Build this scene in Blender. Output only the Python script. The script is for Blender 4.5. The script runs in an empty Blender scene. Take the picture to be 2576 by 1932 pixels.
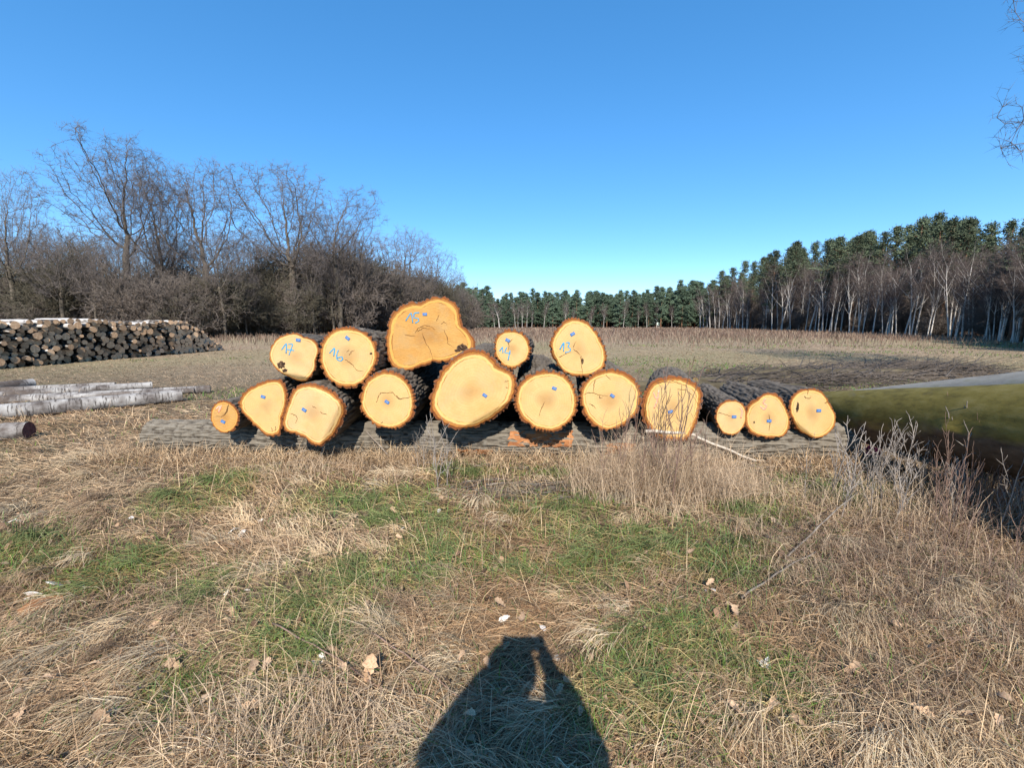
import bpy, math, random
import numpy as np
from mathutils import Vector, Matrix

# ------------------------------------------------------------------ camera, sky, sun, exposure
sc = bpy.context.scene
COL = sc.collection
CAM_H, PITCH, F = 1.5, math.radians(7.66), 1100.0       # photograph is 2576 x 1932
cd = bpy.data.cameras.new('camera'); cam = bpy.data.objects.new('camera', cd); COL.objects.link(cam)
cam.location = (0, 0, CAM_H); cam.rotation_euler = (math.pi/2 - PITCH, 0, 0)
cd.sensor_fit = 'HORIZONTAL'; cd.sensor_width = 36; cd.lens = 36*F/2576; cd.clip_end = 6000; cd.clip_start = .01
sc.camera = cam
SUN_EL, SUN_AZ = math.radians(38), math.radians(.6)
w = bpy.data.worlds.new('World'); sc.world = w; w.use_nodes = True
nt = w.node_tree; bg = nt.nodes['Background']
sky = nt.nodes.new('ShaderNodeTexSky'); sky.sky_type = 'NISHITA'; sky.sun_disc = False
sky.sun_elevation = SUN_EL; sky.sun_rotation = math.pi + SUN_AZ
sky.air_density = .6; sky.dust_density = .0; sky.ozone_density = 2.4; sky.altitude = 0
hs = nt.nodes.new('ShaderNodeHueSaturation'); hs.inputs['Saturation'].default_value = 1.57; hs.inputs['Value'].default_value = 2.05      # the phone's vivid, evened-out blue
gm = nt.nodes.new('ShaderNodeGamma'); gm.inputs[1].default_value = .65; nt.links.new(sky.outputs[0], gm.inputs[0])
nt.links.new(gm.outputs[0], hs.inputs['Color']); nt.links.new(hs.outputs[0], bg.inputs[0]); bg.inputs[1].default_value = .13
sd = bpy.data.lights.new('sun', 'SUN'); sun = bpy.data.objects.new('sun', sd); COL.objects.link(sun)
sd.energy = 5.0; sd.angle = math.radians(.5); sd.color = (1, .94, .85)
sun.rotation_euler = (math.pi/2 - SUN_EL, 0, -SUN_AZ); sun.location = (0, -20, 20)
vs = sc.view_settings; vs.view_transform = 'Standard'; vs.look = 'None'; vs.exposure = .75; vs.gamma = 1; vs.use_curve_mapping = False

# ------------------------------------------------------------------ helpers
K = 2576/2212.0                                   # overview pixels to photograph pixels
def ray(u, v):
    x, y = (u-1288)/F, -(v-966)/F
    c, s = math.cos(PITCH), math.sin(PITCH)
    return Vector((x, c + y*s, -s + y*c))
def gnd(u, v, z=0.0):
    d = ray(u, v); t = (z-CAM_H)/d.z
    return Vector((d.x*t, d.y*t, z))
def onY(u, v, Y):
    d = ray(u, v); t = Y/d.y
    return Vector((d.x*t, Y, CAM_H + d.z*t))
def gd(a, b): return gnd(a*K, b*K)                 # overview pixels
RNG = np.random.default_rng(7); random.seed(7)

def _h3(ix, iy, iz, seed):
    h = (ix.astype(np.int64)*374761393 + iy.astype(np.int64)*668265263 + iz.astype(np.int64)*2147483647 + seed*974634777) & 0xffffffff
    h = ((h ^ (h >> 13))*1274126177) & 0xffffffff
    h = h ^ (h >> 16)
    return (h & 0xffffff)/float(0xffffff)
def vn3(x, y, z, seed=0):
    x, y, z = np.broadcast_arrays(np.asarray(x, float), np.asarray(y, float), np.asarray(z, float))
    ix, iy, iz = np.floor(x), np.floor(y), np.floor(z)
    fx, fy, fz = x-ix, y-iy, z-iz
    fx, fy, fz = [f*f*(3-2*f) for f in (fx, fy, fz)]
    r = 0
    for a in (0, 1):
        for b in (0, 1):
            for c in (0, 1):
                r = r + _h3(ix+a, iy+b, iz+c, seed)*(fx if a else 1-fx)*(fy if b else 1-fy)*(fz if c else 1-fz)
    return r
def vn2(x, y, seed=0): return vn3(x, y, np.zeros_like(np.asarray(x, float))+.5, seed)
def fbm2(x, y, seed=0, o=3):
    r, a, s = 0, 1, 0
    for i in range(o):
        r = r + a*vn2(np.asarray(x)*2**i, np.asarray(y)*2**i, seed+i); s += a; a *= .5
    return r/s
def H(x, y):
    x = np.asarray(x, float); y = np.asarray(y, float)
    near = np.clip(1.4-np.abs(y-1)/9, .12, 1)
    calm = 1-.75*np.exp(-((y-5.0)/.9)**2)*(np.abs(x) < 5.5)
    return (near*calm*(.17*(fbm2(x*.9, y*.9, 3)-.5) + .10*(fbm2(x*3.1, y*3.1, 9)-.5))
            + .25*(fbm2(x*.05+3, y*.05, 5)-.5)*np.clip((y-9)/14, 0, 1))
def hz(x, y): return float(H(np.array([x]), np.array([y]))[0])

def tag(o, label, cat, group=None, kind=None):
    o['label'] = label
    if cat: o['category'] = cat
    if group: o['group'] = group
    if kind: o['kind'] = kind
    return o
def mesh_np(name, V, Fc, mat=None, smooth=False, col=None, fl=None):
    """V (n,3); Fc: (m,k) int array or list of faces"""
    me = bpy.data.meshes.new(name)
    V = np.asarray(V, np.float32)
    if isinstance(Fc, np.ndarray):
        m, k = Fc.shape
        me.vertices.add(len(V)); me.vertices.foreach_set('co', V.ravel())
        me.loops.add(m*k); me.loops.foreach_set('vertex_index', Fc.astype(np.int32).ravel())
        me.polygons.add(m); me.polygons.foreach_set('loop_start', np.arange(0, m*k, k, dtype=np.int32))
        me.polygons.foreach_set('loop_total', np.full(m, k, np.int32))
        me.update(calc_edges=True)
    else:
        me.from_pydata([tuple(v) for v in V], [], Fc); me.update()
    if smooth: me.polygons.foreach_set('use_smooth', np.ones(len(me.polygons), bool))
    if col is not None:
        a = me.color_attributes.new('Col', 'FLOAT_COLOR', 'POINT')
        c = np.ones((len(V), 4), np.float32); c[:, :3] = col; a.data.foreach_set('color', c.ravel())
    if fl is not None:
        for kx, arr in fl.items():
            a = me.attributes.new(kx, 'FLOAT', 'POINT'); a.data.foreach_set('value', np.asarray(arr, np.float32))
    if mat: me.materials.append(mat)
    return me
def obj(name, me, parent=None, loc=None):
    o = bpy.data.objects.new(name, me); COL.objects.link(o)
    if parent: o.parent = parent
    if loc is not None: o.location = loc
    return o
def empty(name, loc, rz=0, sc_=1):
    o = bpy.data.objects.new(name, None); COL.objects.link(o); o.empty_display_size = .2
    o.location = loc; o.rotation_euler = (0, 0, rz); o.scale = (sc_,)*3 if not hasattr(sc_, '__len__') else sc_
    return o

class TB:
    """collects tubes"""
    def __init__(s): s.v = []; s.f = []; s.c = []
    def tube(s, pts, rad, n=5, cap=True, flat=None, col=(1, 1, 1)):
        b = len(s.v); N = len(pts)
        up = Vector((.13, .21, 1)) if abs((pts[-1]-pts[0]).normalized().z) < .9 else Vector((1, .1, 0))
        for i, p in enumerate(pts):
            d = (pts[min(i+1, N-1)]-pts[max(i-1, 0)])
            d = d.normalized() if d.length > 1e-9 else Vector((0, 0, 1))
            a = d.cross(up).normalized(); e = d.cross(a)
            for k in range(n):
                t = 2*math.pi*k/n
                q = a*(math.cos(t)*rad[i]) + e*(math.sin(t)*rad[i])
                if flat is not None: q.y *= flat
                s.v.append(p+q); s.c.append(col)
        for i in range(N-1):
            for k in range(n):
                s.f.append((b+i*n+k, b+i*n+(k+1) % n, b+(i+1)*n+(k+1) % n, b+(i+1)*n+k))
        if cap:
            s.f.append(tuple(b+k for k in range(n))[::-1]); s.f.append(tuple(b+(N-1)*n+k for k in range(n)))
    def twig(s, p, q, r):
        d = (q-p); a = d.cross(Vector((.3, .5, .8))).normalized()*r; e = d.normalized().cross(a)
        b = len(s.v)
        s.v += [p+a, p-a*.5+e*.87, p-a*.5-e*.87, q]; s.c += [(1, 1, 1)]*4
        s.f += [(b, b+1, b+3), (b+1, b+2, b+3), (b+2, b, b+3)]
    def mesh(s, name, mat, smooth=True, col=False):
        return mesh_np(name, [tuple(v) for v in s.v], s.f, mat, smooth, np.array(s.c) if col else None)

# ------------------------------------------------------------------ materials
def mat(name, rough=.9, spec=.2):
    m = bpy.data.materials.new(name); m.use_nodes = True
    b = m.node_tree.nodes['Principled BSDF']; b.inputs['Roughness'].default_value = rough
    b.inputs['Specular IOR Level'].default_value = spec
    return m, m.node_tree, b
class NB:
    def __init__(s, nt): s.nt = nt
    def n(s, t, **kw):
        x = s.nt.nodes.new(t)
        for k, v in kw.items(): setattr(x, k, v)
        return x
    def ln(s, a, b): s.nt.links.new(a, b)
    def coord(s, which='Object', scale=(1, 1, 1)):
        t = s.n('ShaderNodeTexCoord'); m = s.n('ShaderNodeMapping'); m.inputs['Scale'].default_value = scale
        s.ln(t.outputs[which], m.inputs['Vector']); return m.outputs[0]
    def noise(s, vec, scale, detail=4, rough=.55, dist=0):
        x = s.n('ShaderNodeTexNoise'); x.inputs['Scale'].default_value = scale; x.inputs['Detail'].default_value = detail
        x.inputs['Roughness'].default_value = rough; x.inputs['Distortion'].default_value = dist
        if vec is not None: s.ln(vec, x.inputs['Vector'])
        return x.outputs['Fac']
    def ramp(s, fac, stops):
        x = s.n('ShaderNodeValToRGB'); e = x.color_ramp.elements
        while len(e) < len(stops): e.new(.5)
        for i, (p, c) in enumerate(stops):
            e[i].position = p; e[i].color = (*c, 1) if hasattr(c, '__len__') else (c, c, c, 1)
        s.ln(fac, x.inputs[0]); return x.outputs[0]
    def mix(s, f, a, b, mode='MIX'):
        x = s.n('ShaderNodeMix', data_type='RGBA', blend_type=mode)
        for sock, val in ((x.inputs[0], f), (x.inputs[6], a), (x.inputs[7], b)):
            if hasattr(val, 'is_linked'): s.ln(val, sock)
            elif hasattr(val, '__len__'): sock.default_value = (*val, 1)
            else: sock.default_value = val
        return x.outputs[2]
    def math(s, op, a, b=0.0):
        x = s.n('ShaderNodeMath', operation=op)
        for sock, val in ((x.inputs[0], a), (x.inputs[1], b)):
            if hasattr(val, 'is_linked'): s.ln(val, sock)
            else: sock.default_value = val
        return x.outputs[0]
    def attr(s, name, out='Fac'):
        x = s.n('ShaderNodeAttribute'); x.attribute_name = name; return x.outputs[out]
    def bump(s, h, strength, dist, bsdf):
        x = s.n('ShaderNodeBump'); x.inputs['Strength'].default_value = strength; x.inputs['Distance'].default_value = dist
        s.ln(h, x.inputs['Height']); s.ln(x.outputs[0], bsdf.inputs['Normal'])

def noise_mat(name, stops, scale=(1, 1, 1), ns=8, rough=.9, bump=0, bd=.01, detail=5, which='Object', spec=.15, rnd=0):
    m, t, b = mat(name, rough, spec); q = NB(t)
    f = q.noise(q.coord(which, scale), ns, detail, .6)
    c = q.ramp(f, stops)
    if rnd:
        oi = q.n('ShaderNodeObjectInfo'); v = q.math('MULTIPLY_ADD', oi.outputs['Random'], 2*rnd)
        t.nodes[-1].inputs[2].default_value = 1-rnd
        x = q.n('ShaderNodeVectorMath', operation='SCALE'); q.ln(c, x.inputs[0]); q.ln(v, x.inputs['Scale']); c = x.outputs[0]
    q.ln(c, b.inputs['Base Color'])
    if bump: q.bump(f, bump, bd, b)
    return m
def col_mat(name, rough=.85, transl=.0):
    m, t, b = mat(name, rough, .12); q = NB(t)
    c = q.attr('Col', 'Color'); q.ln(c, b.inputs['Base Color'])
    if transl:
        tr = q.n('ShaderNodeBsdfTranslucent'); q.ln(c, tr.inputs[0])
        mx = q.n('ShaderNodeMixShader'); mx.inputs[0].default_value = transl
        q.ln(b.outputs[0], mx.inputs[1]); q.ln(tr.outputs[0], mx.inputs[2]); q.ln(mx.outputs[0], t.nodes['Material Output'].inputs[0])
    return m
M = {}
M['grass'] = col_mat('grass_blades', .8, .25)
M['twigs'] = noise_mat('bare_twigs', [(.3, (.105, .086, .072)), (.7, (.20, .165, .14))], ns=.35, rnd=.25)
M['oaktwigs'] = noise_mat('oak_twigs', [(.3, (.115, .096, .088)), (.7, (.20, .17, .155))], ns=.3, rnd=.15)
M['mosstwigs'] = noise_mat('mossy_twigs', [(.3, (.080, .070, .050)), (.7, (.16, .14, .10))], ns=.35, rnd=.25)
M['trunk'] = noise_mat('tree_bark', [(.3, (.06, .048, .037)), (.7, (.165, .138, .108))], (3, 3, .6), 3, bump=.5, bd=.03)
M['pinetrunk'] = noise_mat('pine_bark', [(.35, (.13, .07, .045)), (.65, (.26, .15, .09))], (3, 3, .7), 3)
M['birchtrunk'] = noise_mat('birch_bark_tree', [(.32, (.07, .06, .05)), (.42, (.44, .40, .355)), (.8, (.62, .575, .52))], (1, 1, 2.5), 2)
M['birchtwigs'] = noise_mat('birch_twigs', [(.3, (.085, .066, .058)), (.7, (.165, .128, .112))], ns=.4, rnd=.25)
M['needles'] = noise_mat('pine_needles', [(.3, (.050, .066, .042)), (.55, (.092, .112, .066)), (.8, (.14, .165, .09))], ns=1.2, rnd=.3)
M['farneedles'] = noise_mat('far_pine_needles', [(.3, (.062, .092, .064)), (.55, (.10, .14, .09)), (.8, (.15, .19, .115))], ns=.9, rnd=.25)  # paler, bluer than the near needles: distance haze put into the colour
M['soil'] = None
M['blue'] = noise_mat('blue_paint', [(.35, (.02, .20, .38)), (.7, (.08, .34, .50))], ns=60, rough=.6)
M['pink'] = noise_mat('pink_paint', [(.35, (.75, .22, .16)), (.7, (.85, .40, .26))], ns=50, rough=.6)
M['hotpink'] = noise_mat('fluorescent_pink_paint', [(.35, (.62, .05, .13)), (.7, (.85, .12, .25))], ns=40, rough=.5)
M['tag'] = noise_mat('blue_plastic', [(.3, (.035, .11, .30)), (.7, (.06, .17, .40))], ns=90, rough=.4, spec=.4)
M['tagprint'] = noise_mat('white_print', [(.3, (.10, .17, .30)), (.7, (.22, .30, .42))], ns=90, rough=.5)
M['crack'] = noise_mat('crack_shade_wood', [(.3, (.05, .022, .008)), (.7, (.17, .08, .025))], ns=30)
M['rot'] = noise_mat('rotten_wood', [(.35, (.015, .01, .008)), (.55, (.08, .045, .025)), (.75, (.30, .2, .11))], ns=45, bump=1, bd=.02)
M['leaf'] = noise_mat('dead_oak_leaf', [(.3, (.26, .15, .085)), (.7, (.50, .35, .22))], ns=12, rough=.7, rnd=.3)
M['chip'] = noise_mat('birch_bark_chip', [(.38, (.10, .07, .05)), (.46, (.66, .60, .53)), (.7, (.82, .78, .72))], ns=30, rough=.7)
M['slab'] = noise_mat('split_orange_wood', [(.3, (.17, .07, .028)), (.7, (.38, .18, .075))], (3, 20, 3), 6, bump=.6, bd=.01)
M['stick'] = noise_mat('grey_stick_bark', [(.3, (.12, .095, .075)), (.7, (.27, .23, .19))], ns=14)
M['sapling'] = noise_mat('sapling_bark', [(.3, (.16, .13, .11)), (.7, (.33, .29, .25))], ns=9, rnd=.25)
M['redsap'] = noise_mat('red_brown_stem', [(.3, (.13, .075, .055)), (.7, (.25, .17, .13))], ns=9, rnd=.25)
M['whitestick'] = noise_mat('peeled_birch_stick', [(.30, (.25, .18, .13)), (.42, (.42, .36, .29)), (.7, (.58, .52, .44))], (14, 2, 2), 5, rough=.7)

def wood_face_mat(name, heart, sap, centre, rough_cut=.0):
    m, t, b = mat(name, .72, .2); q = NB(t)
    rr = q.attr('rr'); vec = q.n('ShaderNodeNewGeometry').outputs['Position']
    n1 = q.noise(vec, 2.6, 4, .6); n2 = q.noise(vec, 9, 5, .65); n3 = q.noise(q.coord('Object', (1, 1, 7)), 26, 3, .6)
    rw = q.math('ADD', rr, q.math('MULTIPLY', n2, .03))
    c = q.mix(q.ramp(n1, [(.35, 0), (.75, 1)]), heart, tuple(x*y for x, y in zip(heart, (.93, .84, .70))))
    # growth rings, faint
    sn = q.math('SINE', q.math('MULTIPLY', q.math('ADD', rr, q.math('MULTIPLY', n1, .12)), 75)); c = q.mix(q.math('MULTIPLY', q.math('ADD', sn, 1.0), .075 + .05*rough_cut), c, (.42, .22, .06))
    # brown heart stain of its own shape
    core = q.ramp(q.math('ADD', rr, q.math('MULTIPLY', q.math('SUBTRACT', n1, .5), .9)), [(.05, 1), (.42, 0)])
    c = q.mix(q.math('MULTIPLY', core, .6), c, centre)
    # saw streaks
    c = q.mix(q.ramp(n3, [(.52, 0), (.75, .42 + .3*rough_cut)]), c, tuple(x*.72 for x in heart))
    cv = q.n('ShaderNodeCombineXYZ'); q.ln(q.math('MULTIPLY', q.attr('ang'), 22), cv.inputs[0]); q.ln(q.math('MULTIPLY', rr, 1.6), cv.inputs[1])
    oi = q.n('ShaderNodeObjectInfo'); q.ln(q.math('MULTIPLY', oi.outputs['Random'], 50), cv.inputs[2])
    ray_ = q.noise(cv.outputs[0], 1.6, 4, .7)
    c = q.mix(q.ramp(ray_, [(.50, 0), (.72, .55)]), c, tuple(x*.66 for x in heart))
    c = q.mix(q.ramp(q.noise(vec, 5, 6, .7), [(.48, 0), (.68, .45)]), c, tuple(x*y for x, y in zip(heart, (.86, .68, .48))))
    c = q.mix(q.ramp(q.noise(vec, 3.7, 5, .65, .6), [(.48, 0), (.66, .32)]), c, (.36, .27, .15))
    # sapwood
    c = q.mix(q.ramp(rw, [(.912, 0), (.922, .9)]), c, sap)
    c = q.mix(q.ramp(rw, [(.888, 0), (.903, 1), (.912, 1), (.925, 0)]), c, q.mix(q.ramp(n2, [(.35, 0), (.6, 1)]), (.22, .085, .018), sap))
    # cambium line
    c = q.mix(q.ramp(rw, [(.968, 0), (.99, .95), (1.0, .95)]), c, (.30, .12, .03))
    if rough_cut:
        c = q.mix(q.ramp(n2, [(.62, 0), (.72, .55)]), c, (.35, .17, .05))
    q.ln(c, b.inputs['Base Color']); q.bump(q.math('ADD', n3, n2), .25 + .4*rough_cut, .012, b)
    return m
M['face'] = wood_face_mat('oak_cut_face', (.545, .372, .160), (.60, .375, .125), (.30, .145, .045))
M['facelight'] = wood_face_mat('oak_cut_face_pale', (.55, .385, .188), (.59, .385, .15), (.33, .175, .07))
M['faceorange'] = wood_face_mat('oak_cut_face_rough', (.50, .275, .08), (.58, .31, .075), (.29, .125, .03), 1.0)
def bark_mat(name, c1, c2, c3):
    m, t, b = mat(name, .95, .1); q = NB(t)
    lay = q.attr('lay'); vec = q.coord('Object'); n = q.noise(vec, 22, 6, .65); g = q.noise(vec, 3, 3, .5)
    hgt = q.attr('hgt')
    outer = q.mix(q.ramp(hgt, [(.1, 0), (.75, 1)]), c1, c2)
    outer = q.mix(q.ramp(n, [(.45, 0), (.75, .8)]), outer, c3)
    outer = q.mix(q.ramp(g, [(.5, 0), (.72, .45)]), outer, tuple(x*.62 for x in c2))
    ring = q.ramp(lay, [(0.0, (.30, .12, .03)), (.10, (.40, .18, .04)), (.30, (.34, .125, .026)), (.45, (.13, .035, .010)), (.7, (.20, .066, .022)), (1.0, (.12, .048, .024))])
    ring = q.mix(q.ramp(n, [(.40, 0), (.72, .7)]), ring, (.17, .07, .028))
    c = q.mix(q.ramp(lay, [(.985, 0), (1.0, 0)]), ring, ring)
    isout = q.math('GREATER_THAN', lay, 1.04)
    c = q.mix(isout, ring, outer)
    q.ln(c, b.inputs['Base Color']); q.bump(n, .7, .012, b)
    return m
M['bark'] = bark_mat('oak_bark', (.030, .021, .016), (.14, .115, .09), (.20, .175, .145))
M['basebark'] = bark_mat('grey_oak_bark', (.034, .026, .019), (.165, .140, .108), (.22, .198, .162))

# ------------------------------------------------------------------ ground sheet
def ground_material():
    m, t, b = mat('meadow_soil', 1, .05); q = NB(t)
    g = q.n('ShaderNodeNewGeometry').outputs['Position']
    big = q.noise(g, .35, 4, .6); fine = q.noise(g, 9, 6, .7); mid = q.noise(g, 2.2, 5, .65); vfar = q.noise(g, .05, 4, .6)
    near = q.mix(q.ramp(mid, [(.38, 0), (.62, 1)]), (.105, .078, .052), (.24, .185, .125))
    near = q.mix(q.ramp(fine, [(.42, 0), (.68, .8)]), near, (.055, .038, .026))
    near = q.mix(q.ramp(big, [(.50, 0), (.66, .45)]), near, (.11, .12, .045))
    far = q.mix(q.ramp(vfar, [(.40, 0), (.60, 1)]), (.31, .23, .155), (.26, .22, .12))
    far = q.mix(q.ramp(mid, [(.40, 0), (.75, .5)]), far, (.15, .11, .075))
    sep = q.n('ShaderNodeSeparateXYZ'); q.ln(g, sep.inputs[0])
    fy = q.math('ADD', sep.outputs[1], q.math('MULTIPLY', q.math('SUBTRACT', big, .5), 10))
    c = q.mix(q.ramp(q.math('DIVIDE', fy, 60), [(.14, 0), (.30, 1)]), near, far)
    c = q.mix(q.ramp(q.math('DIVIDE', fy, 200), [(.20, 0), (.36, 1)]), c, (.21, .145, .105))
    q.ln(c, b.inputs['Base Color']); q.bump(q.math('ADD', fine, mid), .9, .05, b)
    return m
M['soil'] = ground_material()
def axis(lo, hi, fine_lo, fine_hi, d, grow=1.12):
    a = list(np.arange(fine_lo, fine_hi, d)); s = d
    while a[-1] < hi: s *= grow; a.append(a[-1]+s)
    s = d
    while a[0] > lo: s *= grow; a.insert(0, a[0]-s)
    return np.array(a)
gx = axis(-2500, 2500, -7, 7, .07); gy = axis(-400, 3000, 0, 9, .07)
X, Y = np.meshgrid(gx, gy); Z = H(X, Y)
nx, ny = len(gx), len(gy); idx = np.arange(nx*ny).reshape(ny, nx)
Fq = np.stack([idx[:-1, :-1], idx[:-1, 1:], idx[1:, 1:], idx[1:, :-1]], -1).reshape(-1, 4)
g = obj('ground', mesh_np('ground', np.stack([X, Y, Z], -1).reshape(-1, 3), Fq, M['soil'], True)); g['kind'] = 'structure'

# ------------------------------------------------------------------ the stack of oak logs
def cr(n):
    o, s = {1: ((500, 720), 3.77), 2: ((880, 720), 3.77), 3: ((1200, 760), 3.77), 4: ((1580, 900), 3.687)}[n]
    return lambda p: (o[0]+p[0]/s, o[1]+p[1]/s)
def ridges(x, y, z, sx, sy, seed):
    n = vn3(x*sx, y*sy, z*sx, seed); n2 = vn3(x*sx*2.1+7, y*sy*2.1, z*sx*2.1, seed+5)
    r = np.abs(2*n-1)
    h = np.clip(r/.42, 0, 1); h = h*h*(3-2*h)
    return .55*h + .45*n2
ALL_LOGS = []
def oak_log(crop, outline, Yf, name, label, length=4.6, dx=0, dz=0, taper=.10, bark=.035, face='face', cuts=(), tagp=None, taga=0,
            num=(), cracks=(), marks=(), rots=(), depth=.022, seed=1, tagm=True):
    Yf -= .12; bark *= .82
    c = cr(crop); P = [onY(*c(p), Yf) for p in outline]
    px = np.array([p.x for p in P]); pz = np.array([p.z for p in P])
    area = .5*np.sum(px*np.roll(pz, -1)-np.roll(px, -1)*pz)
    cx = np.sum((px+np.roll(px, -1))*(px*np.roll(pz, -1)-np.roll(px, -1)*pz))/(6*area)
    cz = np.sum((pz+np.roll(pz, -1))*(px*np.roll(pz, -1)-np.roll(px, -1)*pz))/(6*area)
    th = np.arctan2(pz-cz, px-cx); rr = np.hypot(px-cx, pz-cz); o = np.argsort(th); th, rr = th[o], rr[o]
    N = 208; T = np.linspace(-math.pi, math.pi, N, endpoint=False)
    R = np.interp(T, np.r_[th-2*math.pi, th, th+2*math.pi], np.r_[rr, rr, rr])
    ker = np.hanning(9); ker /= ker.sum()
    R = np.convolve(np.r_[R[-4:], R, R[:4]], ker, 'valid')
    cs, sn = np.cos(T), np.sin(T)
    lines = []
    for a, b_, sl in cuts:
        A = onY(*c(a), Yf); B = onY(*c(b_), Yf)
        nxv = np.array([-(B.z-A.z), B.x-A.x]); nxv /= np.linalg.norm(nxv)
        if np.dot(nxv, [cx-A.x, cz-A.z]) > 0: nxv = -nxv
        lines.append((A.x-cx, A.z-cz, nxv, sl))
    def yo(x, z):
        y = np.zeros_like(x)
        for ax, az, nv, sl in lines: y = np.maximum(y, sl*((x-ax)*nv[0]+(z-az)*nv[1]))
        return y
    rm = R.mean()
    root = empty(name, (cx, Yf, cz - R[np.argmin(np.abs(T+math.pi/2))]))
    oz = R[np.argmin(np.abs(T+math.pi/2))]
    # bark tube with its front ring
    s = np.r_[0, .012, .03, np.linspace(.03, 1, 44)[1:]**1.7*1.0]; s = np.unique(np.r_[0, .004, .012, s])
    V = []; LAY = []; HG = []
    Ri = R-bark*(.62+.5*vn2(T*3, T*0+seed, 4)+.35*vn2(T*19, T*0+seed, 6))
    def ring_h(rad, y): return ridges(rad*cs, np.full(N, y), rad*sn, 29, 7, seed)
    h0 = ring_h(R, 0)
    for f in (0, .25, .5, .75, 1.0):
        ro = R + (h0-.62)*depth*1.9
        r_ = Ri + (ro-Ri)*f
        x, z = r_*cs, r_*sn
        y = yo(x, z) + (.002 if f == 0 else 0) - .004*math.sin(f*math.pi) + .010*f*f
        V.append(np.stack([x, y, z], -1)); LAY.append(np.full(N, f)); HG.append(h0)
    for sj in s:
        y = sj*length
        k = 1-math.exp(-sj*2.2)
        rj = (R*(1-k*.75)+rm*k*.75)*(1-taper*sj)
        h = ring_h(rj, y); ro = rj + (h-.62)*depth*1.9
        x, z = ro*cs, ro*sn
        yy = np.maximum(y, yo(x, z)+.010+y*.001)
        V.append(np.stack([x+dx*y, yy, z+dz*y], -1)); LAY.append(np.full(N, 1.1)); HG.append(h)
    nr = len(V); V = np.concatenate(V); LAY = np.concatenate(LAY); HG = np.concatenate(HG)
    a = np.arange(nr-1)[:, None]*N; kk = np.arange(N)[None]; k2 = (kk+1) % N
    Fc = np.stack([a+kk, a+N+kk, a+N+k2, a+k2], -1).reshape(-1, 4)
    V[:, 2] += oz
    obj('bark', mesh_np('oak_bark', V, Fc, M['bark'], True, fl={'lay': LAY, 'hgt': HG}), root)
    # sawn face
    fr = np.array([0, .12, .25, .38, .5, .62, .72, .8, .86, .9, .94, .97, 1.0])
    V = []; RRr = []
    for f in fr:
        r_ = (Ri+.002)*f; x, z = r_*cs, r_*sn
        V.append(np.stack([x, yo(x, z) + .003*(vn2(x*9, z*9, seed)-.5), z+oz], -1)); RRr.append(np.full(N, f))
    V = np.concatenate(V); RRr = np.concatenate(RRr); nr = len(fr)
    a = np.arange(nr-1)[:, None]*N
    Fc = np.stack([a+kk, a+N+kk, a+N+k2, a+k2], -1).reshape(-1, 4)
    obj('cut_face', mesh_np('cut_face', V, Fc, M[face], True, fl={'rr': RRr, 'ang': np.tile(T, nr)}), root)
    # far end
    x, z = rm*.92*(1-taper)*cs, rm*.92*(1-taper)*sn
    V = np.r_[np.stack([x+dx*length, np.full(N, length*.998), z+dz*length+oz], -1), [[dx*length, length*.998, dz*length+oz]]]
    me = mesh_np('end_face', V, [(i, (i+1) % N, N) for i in range(N)], M[face], fl={'rr': np.r_[np.full(N, .95), 0]})
    obj('far_end', me, root)
    def loc(p, off=0):
        q = onY(*c(p), Yf); x, z = q.x-cx, q.z-cz
        return Vector((x, float(yo(np.array([x]), np.array([z]))[0])+off, z+oz))
    if tagp:
        bm = TB(); W, Hh, D = .0235, .0145, .0035
        me = bpy.data.meshes.new('tag')
        vv = [(sx*W, sy*D, sz*Hh) for sy in (-1, 1) for sz in (-1, 1) for sx in (-1, 1)]
        me.from_pydata(vv, [], [(0, 1, 3, 2), (4, 6, 7, 5), (0, 4, 5, 1), (2, 3, 7, 6), (0, 2, 6, 4), (1, 5, 7, 3)]); me.materials.append(M['tag'])
        t = obj('tag', me, root, loc(tagp, -.003)); t.rotation_euler = (0, math.radians(taga), 0)
        me = bpy.data.meshes.new('tag_print')
        vv = [(sx*W*.6, -D-.001+.0008*sy, sz*Hh*.3) for sy in (-1, 1) for sz in (-1, 1) for sx in (-1, 1)]
        me.from_pydata(vv, [], [(0, 1, 3, 2), (4, 6, 7, 5), (0, 4, 5, 1), (2, 3, 7, 6), (0, 2, 6, 4), (1, 5, 7, 3)]); me.materials.append(M['tagprint'])
        obj('tag_print', me, t)
    def smooth(pl, n=5):
        out = []
        for i in range(len(pl)-1):
            for j in range(n): out.append(pl[i].lerp(pl[i+1], j/n))
        out.append(pl[-1])
        for _ in range(1): out = [out[0]]+[(out[i-1]+out[i]*2+out[i+1])/4 for i in range(1, len(out)-1)]+[out[-1]]
        return out
    for part, strokes, mt, wd, j in (('painted_number', num, M['blue'], .0066, .0015), ('crack', cracks, M['crack'], .0042, .003), ('paint_mark', marks, M['pink'], .009, .002)):
        if strokes:
            tb = TB(); rg = random.Random(seed)
            for st in strokes:
                if part == 'crack': tb = TB()
                pl = smooth([loc(p, -.0005) for p in st])
                if part == 'crack':
                    pl = [p+Vector((rg.gauss(0, j), 0, rg.gauss(0, j))) for p in pl]
                    ra = [wd*rg.uniform(.5, 1.2)*(.35+.65*math.sin(math.pi*min(1, (i+1)/(len(pl)))**.7)) for i in range(len(pl))]
                else: ra = [wd*rg.uniform(.75, 1.15) for _ in pl]
                tb.tube(pl, ra, 6, True, .25)
                if part == 'crack': obj(part, tb.mesh(part, mt), root)
            if part != 'crack': obj(part, tb.mesh(part, mt), root)
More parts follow.
